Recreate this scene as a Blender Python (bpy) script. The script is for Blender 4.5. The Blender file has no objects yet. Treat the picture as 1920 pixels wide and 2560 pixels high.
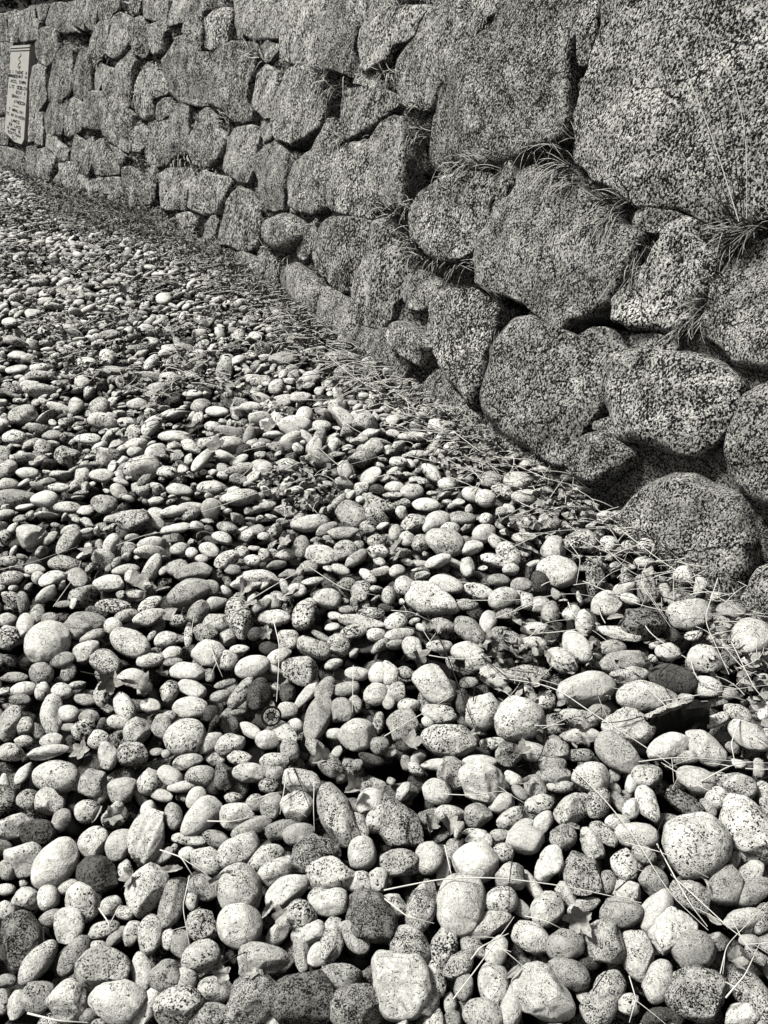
import bpy, bmesh, math, random
import numpy as np
from mathutils import Vector, Matrix

# ---------------------------------------------------------------- camera, sky, sun, exposure
S = bpy.context.scene
PITCH = math.radians(32.5); CH = 1.5; FPX = 1842.0      # focal length in pixels of the 1920 px wide frame
cam_d = bpy.data.cameras.new('camera'); cam = bpy.data.objects.new('camera', cam_d)
S.collection.objects.link(cam); S.camera = cam
cam.location = (0, 0, CH); cam.rotation_euler = (math.radians(90) - PITCH, 0, 0)
cam_d.sensor_fit = 'HORIZONTAL'; cam_d.sensor_width = 36.0; cam_d.lens = 36.0 * FPX / 1920
cam_d.clip_start = 0.05; cam_d.clip_end = 2000
SUN_EL, SUN_AZ = math.radians(56), math.radians(-70)     # azimuth from +Y, negative = to the left
w = bpy.data.worlds.new('World'); S.world = w; w.use_nodes = True
nt = w.node_tree; bg = nt.nodes['Background']
sky = nt.nodes.new('ShaderNodeTexSky'); sky.sky_type = 'NISHITA'; sky.sun_disc = False
sky.sun_elevation = SUN_EL; sky.sun_rotation = SUN_AZ
grey = nt.nodes.new('ShaderNodeRGBToBW'); nt.links.new(sky.outputs[0], grey.inputs[0])   # a black and white world
warm = nt.nodes.new('ShaderNodeVectorMath'); warm.operation = 'MULTIPLY'; warm.inputs[1].default_value = (1.0, 0.985, 0.925)
nt.links.new(grey.outputs[0], warm.inputs[0]); nt.links.new(warm.outputs[0], bg.inputs[0])
bg.inputs[1].default_value = 0.11
sd = bpy.data.lights.new('sun', 'SUN'); so = bpy.data.objects.new('sun', sd); S.collection.objects.link(so)
sd.energy = 4.4; sd.angle = math.radians(11.0); sd.color = (1.0, 0.985, 0.925)
sdir = Vector((math.sin(SUN_AZ) * math.cos(SUN_EL), math.cos(SUN_AZ) * math.cos(SUN_EL), math.sin(SUN_EL)))
so.rotation_euler = sdir.to_track_quat('Z', 'Y').to_euler(); so.location = (-3, 0, 5)
S.view_settings.view_transform = 'Standard'; S.view_settings.look = 'None'
S.view_settings.exposure = 0.0; S.view_settings.gamma = 1.0
S.cycles.max_bounces = 4; S.cycles.diffuse_bounces = 0; S.cycles.glossy_bounces = 1

rng = np.random.default_rng(7)
# ---------------------------------------------------------------- helpers
R_ = np.array([1, 0, 0.]); F_ = np.array([0, math.cos(PITCH), -math.sin(PITCH)]); U_ = np.array([0, math.sin(PITCH), math.cos(PITCH)])
CAM = np.array([0, 0, CH])
def ray(u, v):
    u = np.asarray(u, float); v = np.asarray(v, float)
    return F_ + ((u - 960) / FPX)[..., None] * R_ + ((1280 - v) / FPX)[..., None] * U_
def proj(p):
    d = np.asarray(p, float) - CAM; z = d @ F_
    z = np.where(z < 1e-3, 1e-3, z)
    return 960 + FPX * (d @ R_) / z, 1280 - FPX * (d @ U_) / z, z
def ground_pt(u, v, z=0.0):
    d = ray(u, v); t = (z - CH) / d[..., 2]
    return CAM + d * t[..., None]
# wall: base curve x(y), leaning back
_by = np.array([-3, -1, 0, 1, 1.72, 2.2, 3, 4.07, 5, 6.32, 8, 11.5, 16, 24.])
_bx = np.array([3.5, 2.5, 2.05, 1.6, 1.22, .95, .44, -.14, -.62, -1.33, -2.6, -5.47, -9.2, -15.8])
_ty = np.linspace(-3, 24, 1350); _tx = np.interp(_ty, _by, _bx)
_k = np.hanning(41); _k /= _k.sum(); _tx = np.convolve(np.pad(_tx, 20, mode='reflect', reflect_type='odd'), _k, 'valid')
BAT = 0.30
def wx(y, z): return np.interp(y - .56 * BAT * z, _ty, _tx) + .83 * BAT * z
def wn(y, z):                                            # unit normal, pointing out of the wall towards the path
    e = .05
    dy = (wx(y + e, z) - wx(y - e, z)) / (2 * e); dz = (wx(y, z + e) - wx(y, z - e)) / (2 * e)
    n = np.stack([-np.ones_like(dy), dy, dz], -1)
    return n / np.linalg.norm(n, axis=-1, keepdims=True)
def wall_pt(u, v):
    d = ray(u, v); t = np.full(d.shape[:-1], .6); hit = np.zeros(d.shape[:-1], bool); lo = t.copy(); hi = t + 30
    g = lambda tt: (CAM[0] + d[..., 0] * tt) - wx(CAM[1] + d[..., 1] * tt, CH + d[..., 2] * tt)
    ts = np.geomspace(.6, 26, 300)
    for a, b in zip(ts[:-1], ts[1:]):
        c = (~hit) & (g(np.full_like(t, b)) > 0)
        lo[c] = a; hi[c] = b; hit |= c
    for _ in range(30):
        m = (lo + hi) / 2; s = g(m) > 0
        hi = np.where(s, m, hi); lo = np.where(s, lo, m)
    return CAM + d * lo[..., None]
def mesh_np(name, V, Fq, mat, attrs=None, parent=None, smooth=True, origin=None):
    V = np.asarray(V, np.float32)
    if origin is not None: V = V - np.asarray(origin, np.float32)
    Fq = np.asarray(Fq, np.int32); n, k = Fq.shape
    me = bpy.data.meshes.new(name)
    me.vertices.add(len(V)); me.vertices.foreach_set('co', V.ravel())
    me.loops.add(n * k); me.loops.foreach_set('vertex_index', Fq.ravel())
    me.polygons.add(n); me.polygons.foreach_set('loop_start', np.arange(0, n * k, k, dtype=np.int32))
    me.polygons.foreach_set('use_smooth', np.full(n, smooth))
    me.update(calc_edges=True)
    for an, av in (attrs or {}).items():
        at = me.attributes.new(an, 'FLOAT', 'POINT')
        at.data.foreach_set('value', np.broadcast_to(np.asarray(av, np.float32), (len(V),)).copy())
    me.materials.append(mat)
    o = bpy.data.objects.new(name, me); S.collection.objects.link(o)
    if origin is not None: o.location = [float(c) for c in origin]
    if parent is not None:
        o.parent = parent
        if origin is not None: o.location = [float(a - b) for a, b in zip(origin, parent.location)]
        else: o.location = [-float(b) for b in parent.location]
    return o
def tag(o, label=None, cat=None, group=None, kind=None):
    if label: o['label'] = label
    if cat: o['category'] = cat
    if group: o['group'] = group
    if kind: o['kind'] = kind
    return o
def empty(name, loc):
    o = bpy.data.objects.new(name, None); o.location = [float(c) for c in loc]; S.collection.objects.link(o); o.empty_display_size = .05
    return o
def waves(P, r, n, f0, f1, amp, power=1.0):              # cheap vector noise: many random sine waves
    d = r.normal(size=(n, 3)); d /= np.linalg.norm(d, axis=1, keepdims=True)
    f = np.geomspace(f0, f1, n); ph = r.uniform(0, 6.28, n)
    a = (f0 / f) ** power
    return amp * (np.sin(P @ (d * f[:, None]).T + ph) * a).sum(1) / math.sqrt((a ** 2).sum())
def ico(sub):
    bm = bmesh.new(); bmesh.ops.create_icosphere(bm, subdivisions=sub, radius=1)
    V = np.array([v.co[:] for v in bm.verts]); Fi = np.array([[v.index for v in f.verts] for f in bm.faces]); bm.free()
    return V, Fi
ICO = {k: ico(k) for k in (2, 3, 4, 5)}
def pebble_shape(V, r, ang):                             # worn stone: soft flats cut into a ball, then low bumps
    P = V.copy()
    for _ in range(int(3 + 5 * ang + r.integers(0, 3))):
        n = r.normal(size=3); n /= np.linalg.norm(n); h = r.uniform(.72, .93) - .12 * ang
        q = P @ n - h; P -= n * (np.clip(q, 0, None) * (.45 + .5 * ang))[:, None]
    nn = P / np.linalg.norm(P, axis=1, keepdims=True)
    P += nn * waves(V, r, 7, 1.6, 4.5, .045 + .06 * ang)[:, None]
    P += nn * waves(V, r, 14, 7, 26, .006 + .022 * ang, .8)[:, None]
    P /= np.sqrt((P ** 2).sum(1).mean())
    return P

# ---------------------------------------------------------------- materials
def math_node(nt, op, a, b=None, clamp=False):
    n = nt.nodes.new('ShaderNodeMath'); n.operation = op; n.use_clamp = clamp
    for i, x in enumerate((a, b)):
        if x is None: continue
        if isinstance(x, (int, float)): n.inputs[i].default_value = x
        else: nt.links.new(x, n.inputs[i])
    return n.outputs[0]
def stone_material(name, patch=.06, bump=.5, dark=.012, aniso=(1, 1, 1), detail=2.5, wide=.6, crack=0., cs=3.2, stn=1.6):
    """Grained stone. Attributes on the mesh: tone (base grey), thr (how much black mica), grain (grains per metre), seed."""
    m = bpy.data.materials.new(name); m.use_nodes = True; nt = m.node_tree; L = nt.links.new
    bs = nt.nodes['Principled BSDF']; bs.inputs['Roughness'].default_value = .9; bs.inputs['Specular IOR Level'].default_value = .12
    def attr(n):
        a = nt.nodes.new('ShaderNodeAttribute'); a.attribute_name = n; return a.outputs['Fac']
    tc = nt.nodes.new('ShaderNodeTexCoord')
    def vm(op, a, b):
        v = nt.nodes.new('ShaderNodeVectorMath'); v.operation = op
        for i, x in enumerate((a, b)):
            if isinstance(x, tuple): v.inputs[i].default_value = x
            else: L(x, v.inputs[i])
        return v.outputs[0]
    sc = vm('MULTIPLY', vm('MULTIPLY', tc.outputs['Object'], aniso), attr('grain'))
    co = vm('ADD', sc, attr('seed'))
    def noise(vec, scale, det, rough=.6, dist=0.):
        n = nt.nodes.new('ShaderNodeTexNoise'); L(vec, n.inputs['Vector']); n.inputs['Scale'].default_value = scale
        n.inputs['Detail'].default_value = det; n.inputs['Roughness'].default_value = rough; n.inputs['Distortion'].default_value = dist
        return n.outputs['Fac']
    g = noise(co, 1.0, detail, .65, .6)
    lo = noise(co, .11, 3.0, .55)
    th = math_node(nt, 'ADD', attr('thr'), math_node(nt, 'MULTIPLY', math_node(nt, 'SUBTRACT', lo, .5), patch * 4))
    mask = math_node(nt, 'MULTIPLY', math_node(nt, 'SUBTRACT', g, th), 22.0)
    mask = math_node(nt, 'ADD', mask, .5, clamp=True)            # 1 = black grain
    g2 = noise(co, .45, 3.0, .6)
    tone = math_node(nt, 'MULTIPLY', attr('tone'), math_node(nt, 'ADD', math_node(nt, 'MULTIPLY', g2, 1.5), .25))
    fine = noise(co, 2.6, 1.0)
    tone = math_node(nt, 'MULTIPLY', tone, math_node(nt, 'ADD', math_node(nt, 'MULTIPLY', fine, .7), .65))
    val = math_node(nt, 'MULTIPLY', tone, math_node(nt, 'SUBTRACT', 1.0, mask))
    val = math_node(nt, 'ADD', val, math_node(nt, 'MULTIPLY', mask, dark), clamp=True)
    if crack:
        def nz(scale, det):
            n = nt.nodes.new('ShaderNodeTexNoise'); L(tc.outputs['Object'], n.inputs['Vector']); n.inputs['Scale'].default_value = scale; n.inputs['Detail'].default_value = det; return n
        w1 = nz(cs * 2.8, 4.0); warp = vm('ADD', vm('ADD', tc.outputs['Object'], attr('seed')), vm('MULTIPLY', w1.outputs['Color'], (.5 / cs,) * 3))
        vo = nt.nodes.new('ShaderNodeTexVoronoi'); vo.feature = 'DISTANCE_TO_EDGE'; L(warp, vo.inputs['Vector']); vo.inputs['Scale'].default_value = cs
        ln = math_node(nt, 'SUBTRACT', 1.0, math_node(nt, 'MULTIPLY', vo.outputs['Distance'], 75.0), clamp=True)
        gate = math_node(nt, 'MULTIPLY', math_node(nt, 'SUBTRACT', nz(cs * 1.25, 2.0).outputs['Fac'], .5), 12.0, clamp=True)
        ck = math_node(nt, 'MULTIPLY', math_node(nt, 'MULTIPLY', ln, gate), crack)
        stain = math_node(nt, 'ADD', math_node(nt, 'MULTIPLY', nz(cs * 1.9, 5.0).outputs['Fac'], stn), 1 - stn / 2)      # weathering patches
        val = math_node(nt, 'MULTIPLY', math_node(nt, 'MULTIPLY', val, stain), math_node(nt, 'SUBTRACT', 1.0, ck))
        g = math_node(nt, 'ADD', g, math_node(nt, 'MULTIPLY', ck, 2.0))
    col = nt.nodes.new('ShaderNodeCombineColor')
    L(val, col.inputs[0]); L(math_node(nt, 'MULTIPLY', val, .99), col.inputs[1]); L(math_node(nt, 'MULTIPLY', val, .955), col.inputs[2])
    L(col.outputs[0], bs.inputs['Base Color'])
    bp = nt.nodes.new('ShaderNodeBump'); bp.inputs['Strength'].default_value = bump; bp.inputs['Distance'].default_value = .006
    hgt = math_node(nt, 'ADD', math_node(nt, 'ADD', math_node(nt, 'MULTIPLY', g, -1.0), math_node(nt, 'MULTIPLY', fine, .5)), math_node(nt, 'MULTIPLY', math_node(nt, 'ADD', g2, lo), wide))
    L(hgt, bp.inputs['Height']); L(bp.outputs[0], bs.inputs['Normal'])
    return m
def plain_material(name, c, rough=.9, noise_scale=0., amt=.5):
    m = bpy.data.materials.new(name); m.use_nodes = True; nt = m.node_tree; bs = nt.nodes['Principled BSDF']
    bs.inputs['Roughness'].default_value = rough; bs.inputs['Specular IOR Level'].default_value = .1
    tc = nt.nodes.new('ShaderNodeTexCoord'); n = nt.nodes.new('ShaderNodeTexNoise')
    nt.links.new(tc.outputs['Object'], n.inputs['Vector']); n.inputs['Scale'].default_value = noise_scale or 30; n.inputs['Detail'].default_value = 5
    v = math_node(nt, 'ADD', math_node(nt, 'MULTIPLY', n.outputs['Fac'], 2 * amt), 1 - amt)
    col = nt.nodes.new('ShaderNodeCombineColor')
    for i, k in enumerate((1, .985, .94)): nt.links.new(math_node(nt, 'MULTIPLY', v, c * k), col.inputs[i])
    nt.links.new(col.outputs[0], bs.inputs['Base Color'])
    return m
M_peb = stone_material('worn_granite_pebble', patch=.09, bump=.6, crack=.6, cs=13.0, stn=1.0)
M_wall = stone_material('split_granite', patch=.06, bump=.9, detail=3.0, wide=2.0, crack=.95, aniso=(1, 1, .75))
M_mortar = stone_material('sandy_mortar', patch=.05, bump=.6, dark=.01)
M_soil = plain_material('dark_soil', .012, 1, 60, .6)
M_straw = plain_material('dry_straw', .85, .8, 40, .25)
M_twig = plain_material('dark_twig', .03, .9, 40, .5)
M_leaf = plain_material('dead_leaf', .42, .8, 120, .95)
M_plaque = plain_material('pale_plaque', .55, .7, 14, .2)
M_ink = plain_material('engraved_black', .01, .8)
M_shaded_slab = plain_material('shaded_dark_slab', .018, .8, 60, .7)  # dark slab stone, shade of its front face put into the black
M_pale = plain_material('pale_edge', .6, .9, 90, .5)
M_scrub = plain_material('dark_scrub', .03, .9, 8, .6)
# ---------------------------------------------------------------- pebbles seen one by one: crop, then cx cy a b angle tone
# tones: w white, s pale speckled, g grey fine grained, m mottled, d dark
CROPS = {3: (0, 640), 4: (960, 640), 5: (0, 1280), 6: (960, 1280), 7: (0, 1920), 8: (960, 1920)}
TR = {
3: '''710 185 35 25 0 w;140 250 35 22 0 s;40 285 30 18 0 s;190 325 25 22 0 s;450 295 40 18 10 s;470 340 42 20 10 g;650 370 35 20 0 w;920 400 25 18 45 w;1225 445 58 28 5 g;1110 345 32 18 0 s;735 400 38 18 0 s;655 460 40 25 45 s;465 440 35 35 0 s;480 497 55 22 0 g;355 545 35 25 0 s;1195 565 35 28 30 s;1315 690 40 34 60 w;940 675 50 22 -5 w;830 595 42 16 0 w;1130 915 45 32 -10 w;1240 905 50 30 0 s;720 935 42 25 0 s;875 880 60 25 45 w;195 1050 55 35 5 w;120 940 50 24 0 w;655 735 55 30 45 w;755 780 68 24 0 w;920 735 35 22 0 s;290 1085 55 22 0 s;105 685 62 40 0 m;380 790 55 22 0 s;1405 990 32 18 0 w;1390 735 40 24 0 s;330 650 35 35 0 s;430 650 40 40 0 m;450 1070 55 35 0 m;910 1000 55 28 0 s;1380 585 20 20 0 w;1300 610 45 22 0 s;545 720 40 22 0 w;620 715 30 25 0 g;290 860 50 40 0 m;225 775 40 22 0 g;1450 440 60 30 0 m;870 650 45 30 0 m;590 640 40 24 0 s;75 430 40 18 0 w;60 780 50 28 0 s;70 490 48 18 10 w;370 460 45 22 0 w;440 950 50 28 0 s;255 1000 45 18 0 s;770 1010 55 26 -10 s;1030 450 30 18 20 s;980 440 28 16 0 s''',
4: '''165 675 28 22 0 w;130 780 60 20 0 s;205 935 50 28 -40 w;275 985 38 32 0 s;385 1030 45 32 -10 w;440 1045 42 38 0 s;520 1020 55 25 -30 m;575 970 60 40 -10 s;610 1040 55 35 0 s;120 1020 48 32 0 s;180 1075 55 28 0 s;460 965 45 35 0 m;895 1085 30 20 0 s;710 1010 38 18 0 w;150 855 40 16 0 s;295 830 35 25 0 s;50 1000 45 25 0 s;60 890 40 22 0 s;350 965 35 20 0 g''',
5: '''20 110 28 32 0 m;135 103 62 50 -10 s;575 35 65 48 0 m;480 140 45 28 60 s;215 115 38 20 40 s;280 222 65 34 0 g;150 248 45 22 0 s;235 285 60 30 20 s;165 285 28 26 0 s;45 285 55 28 5 m;35 210 40 22 0 m;475 310 65 32 0 s;545 250 55 22 10 s;560 275 30 22 80 s;770 240 45 35 0 g;850 258 72 38 10 g;775 160 40 28 10 s;830 178 26 24 0 w;905 165 42 30 -30 s;870 203 28 18 0 w;960 115 42 25 -20 s;980 205 55 32 25 s;1045 175 30 26 -20 s;1140 185 30 22 90 m;1090 210 35 24 0 s;980 68 42 24 -10 g;1115 78 32 22 0 g;1140 105 24 18 0 s;1340 50 72 36 12 s;1285 40 35 22 45 m;1410 75 50 22 25 g;1485 93 68 24 3 g;1390 185 68 38 -15 s;1490 165 48 42 0 m;1545 145 25 25 0 m;1540 200 52 26 35 g;1630 125 40 25 10 m;1635 170 42 30 0 m;1590 275 40 22 -35 s;1470 250 40 22 -20 s;1350 300 45 16 10 s;1300 150 45 38 90 g;820 345 92 52 15 g;910 325 38 28 -10 g;1410 375 55 40 0 s;1320 445 70 48 60 m;1190 458 65 34 0 s;1035 455 85 52 100 m;860 440 55 40 60 g;940 475 55 38 10 m;650 400 52 30 30 s;1600 440 55 28 0 m;1560 480 85 28 -8 s;1530 515 55 28 10 m;1625 530 40 28 0 s;1245 550 45 42 0 s;1385 535 45 14 -30 g;1355 590 68 45 -20 m;1465 580 45 45 0 m;640 455 68 32 15 s;815 530 50 18 88 s;890 530 52 38 0 m;720 550 50 34 15 s;490 410 72 28 -5 m;545 450 50 25 15 m;375 470 72 38 -5 g;325 500 55 38 -10 g;215 460 38 28 0 g;165 440 40 30 90 g;35 465 40 28 0 g;110 495 55 38 80 w;35 545 45 45 0 m;490 495 38 35 0 s;400 535 55 24 20 g;560 570 85 55 -30 s;200 565 97 80 25 w;270 640 55 35 5 g;375 595 55 38 30 s;465 650 68 50 -20 m;645 640 55 30 10 s;180 700 50 48 0 g;750 650 40 18 5 g;745 610 42 28 20 s;890 620 70 55 -10 s;980 640 45 42 0 s;1090 670 72 45 15 w;1035 595 40 20 0 s;1205 630 55 32 25 s;1160 590 38 30 0 d;1105 530 35 30 0 d;1300 685 75 62 -20 m;810 695 75 40 -5 s;905 705 32 20 90 g;975 740 48 16 15 g;830 765 62 35 -25 w;960 795 45 25 10 g;1045 780 75 32 50 g;1120 785 65 48 85 d;820 845 70 45 0 w;730 780 45 38 60 m;650 840 42 30 -10 s;1245 780 40 32 90 d;1325 790 75 28 50 w;1400 770 58 38 60 g;1375 885 95 48 72 g;1440 660 38 22 20 s;1545 700 50 28 -5 w;1500 765 55 32 15 g;1640 700 48 44 90 w;1625 790 50 45 0 s;1475 865 50 45 90 g;1535 830 38 28 90 g;1240 860 45 35 0 s;1280 925 38 32 0 s;910 870 38 32 0 d;735 885 32 25 0 g;805 975 88 72 10 s;900 1000 62 35 30 w;995 1000 58 42 25 s;1080 945 50 28 -30 w;1155 985 48 38 0 s;1230 960 70 38 -40 s;1250 1030 48 40 90 g;1545 965 75 62 0 s;1450 960 40 25 0 w;1635 915 50 25 80 g;1640 1010 40 38 0 g;1365 1020 50 34 -50 g;1030 1065 55 28 -10 s;1600 1065 50 25 -20 d;590 950 65 48 50 m;700 930 48 44 90 g;540 840 60 45 -70 s;440 785 50 38 90 m;510 910 48 28 -10 s;385 885 42 30 0 g;295 875 45 38 0 w;365 940 48 42 30 m;425 985 45 38 0 s;225 880 82 48 80 s;185 775 38 32 60 s;270 775 42 35 0 s;370 810 45 25 -10 g;105 765 52 30 10 w;60 715 55 20 0 g;85 810 45 24 0 g;40 915 75 42 70 g;105 925 40 32 60 g;295 930 42 18 0 g;225 990 50 32 10 s;100 990 38 24 0 s;200 1040 80 28 10 s;50 1040 55 38 0 s;465 1050 58 40 90 s;575 1050 60 55 0 m;810 1080 62 32 10 s;1190 1080 58 38 0 s''',
6: '''130 50 55 38 10 m;225 45 60 40 30 s;330 25 58 28 0 g;440 30 30 25 0 s;430 90 50 38 20 s;285 72 45 26 0 s;255 130 82 55 -10 m;100 115 32 32 0 s;160 135 38 35 0 m;50 90 35 25 80 g;380 155 48 30 15 s;350 130 30 25 0 g;360 235 42 30 100 s;480 210 62 25 -15 s;540 180 55 42 -50 s;475 125 40 25 -45 s;620 45 50 32 -25 s;710 45 50 38 0 m;610 110 50 22 0 s;735 155 55 48 0 s;755 258 75 65 -10 s;850 130 66 52 0 m;970 140 40 35 0 s;1135 145 42 38 -20 s;1120 215 45 24 0 s;1055 150 30 25 0 s;955 25 38 28 0 s;550 250 35 26 0 s;495 295 45 28 0 g;590 315 45 30 0 g;675 300 50 36 90 d;60 260 32 30 0 s;90 320 45 42 0 s;20 360 38 28 90 s;270 315 70 38 -15 w;210 380 108 60 -22 s;415 345 65 30 -20 s;515 375 60 45 10 s;360 400 45 25 0 g;620 385 45 30 -70 m;675 400 45 35 0 s;580 360 28 22 0 g;720 430 45 40 90 g;810 440 40 35 0 s;865 475 52 38 80 s;965 400 60 55 0 s;1295 275 45 42 0 s;1110 470 98 70 0 D;1020 530 85 28 -15 s;1285 380 55 38 0 g;1330 445 90 65 0 s;1500 430 60 40 0 g;1590 540 88 78 0 s;50 475 45 38 0 s;65 530 60 28 10 s;370 510 72 45 -35 g;450 475 50 34 80 w;250 490 50 28 -10 m;530 540 65 35 -20 m;655 505 60 28 0 s;730 520 55 33 65 d;650 565 52 25 -5 w;640 625 60 26 25 d;830 585 75 50 -45 w;765 645 75 48 -25 s;360 600 65 40 -5 w;130 590 52 38 -45 s;240 580 55 28 0 s;400 655 55 38 10 m;470 710 65 38 -25 s;615 700 95 42 -3 m;985 590 55 35 0 g;1035 650 95 50 10 g;1060 705 75 35 5 s;870 765 115 70 8 w;1130 795 118 65 -2 s;1235 610 55 38 0 s;1380 640 75 58 0 s;1395 755 60 44 -20 s;1490 785 40 28 0 g;1600 660 60 30 -20 s;1640 725 35 28 0 s;1640 630 35 22 0 s;20 700 52 40 90 s;92 695 38 26 -20 g;215 745 90 70 -35 s;60 780 45 36 70 m;20 800 50 30 90 s;110 835 45 30 0 s;245 875 75 42 -10 s;425 855 76 68 80 s;340 820 55 26 90 d;578 895 105 90 0 s;85 925 76 58 30 g;190 905 28 26 0 s;280 990 102 72 -5 s;110 1000 55 35 10 d;470 1000 50 28 0 s;740 920 50 42 0 M;830 885 75 42 -15 s;700 820 45 38 0 m;1040 925 98 68 -10 S;850 965 80 32 0 w;1000 1030 110 62 -38 g;740 1030 56 48 -40 g;645 1035 60 42 -20 s;850 1050 50 30 0 g;540 1040 60 48 0 M;1230 1010 88 52 20 w;1385 1010 88 56 -35 s;1570 970 98 50 -40 s;1430 900 60 28 20 s;1300 805 40 20 0 s;1640 840 58 36 90 s;1240 718 95 58 -15 d;930 870 46 36 0 g;720 1088 60 34 0 g;260 1095 85 26 0 s;410 1080 70 28 0 w;1530 870 60 34 -30 s;1310 1060 62 28 10 g''',
7: '''245 40 98 65 0 s;20 65 40 22 90 w;405 70 68 60 90 g;215 145 60 54 -30 s;120 140 46 44 0 m;330 60 38 33 60 m;435 115 42 30 70 s;530 95 65 48 15 s;650 55 54 48 60 s;730 35 62 38 -30 w;695 115 55 25 -20 s;790 80 62 25 10 w;870 40 58 50 0 m;965 45 52 44 90 D;1080 20 65 40 0 s;1190 25 38 36 0 g;1165 75 40 35 0 m;1010 130 38 24 0 s;1105 150 38 35 0 m;1300 60 84 54 -20 s;1020 210 70 54 0 s;875 200 105 58 48 w;850 130 50 38 60 w;1175 170 60 44 90 g;1280 165 68 60 0 s;1455 195 125 74 -65 g;1550 250 62 34 -70 m;1600 150 60 50 60 w;1640 220 62 46 70 m;270 225 50 40 40 g;375 190 56 46 20 s;500 195 65 42 50 S;640 275 132 62 66 S;750 210 55 38 95 g;65 245 74 50 15 s;170 282 76 60 -5 d;100 395 82 68 0 s;240 410 120 80 52 w;408 330 74 60 55 s;530 330 68 56 60 s;820 310 72 26 -5 s;930 305 56 34 -15 g;1090 255 85 34 25 g;1030 350 96 62 38 s;1215 270 75 36 15 g;1290 285 66 46 10 g;810 370 34 28 0 s;890 400 68 56 -30 s;1140 395 80 46 30 s;1370 370 92 78 20 M;1570 370 73 60 90 s;425 465 84 78 0 d;35 440 40 46 0 m;25 525 40 26 0 s;300 510 50 30 20 s;360 580 84 70 75 s;208 560 58 48 90 s;110 570 58 46 0 s;30 620 40 42 0 s;540 440 42 28 80 s;630 525 114 70 62 s;750 570 110 50 68 g;880 520 60 54 0 m;1200 445 90 50 30 s;1035 530 105 94 95 s;1240 530 102 56 35 w;1425 460 104 76 -10 s;1420 528 92 42 30 s;1425 580 78 62 5 s;1560 500 54 50 0 s;1630 480 52 44 90 s;830 575 40 30 90 s;480 595 46 40 30 s;545 625 42 30 0 s;305 690 78 66 80 s;315 815 96 52 58 g;225 650 56 34 20 g;70 745 105 84 80 D;450 700 76 34 15 s;570 715 56 34 70 s;650 725 82 52 75 s;500 735 56 26 50 g;410 775 48 26 10 s;882 690 70 62 0 m;1290 645 68 64 0 m;1038 683 96 90 90 W;725 740 42 34 80 s;785 765 66 42 85 g;865 812 82 66 35 s;1340 715 70 52 30 s;1440 745 98 44 82 m;1590 650 118 88 -70 D;1525 725 84 46 -55 g;1305 780 80 38 90 g;1365 812 58 36 75 w;160 845 108 50 50 s;90 850 42 26 20 g;30 920 42 28 0 g;450 877 108 96 0 m;617 885 78 40 95 s;722 898 74 72 0 g;900 860 70 32 35 m;795 920 64 54 60 s;1120 830 98 70 -5 S;930 960 72 60 -10 s;1465 915 88 62 0 g;160 995 84 64 60 g;290 1010 92 80 10 s;70 1030 62 42 70 s;10 1010 55 32 90 g;515 1010 115 94 0 s;640 1040 92 42 58 s;380 1070 40 34 0 g;435 1102 42 18 0 g;782 1035 98 84 0 m;920 1090 86 64 0 m;1090 1000 150 100 50 M;1315 990 126 118 0 D;1545 1040 110 95 0 M;1190 1070 62 40 70 w;640 180 40 30 60 s''',
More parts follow.
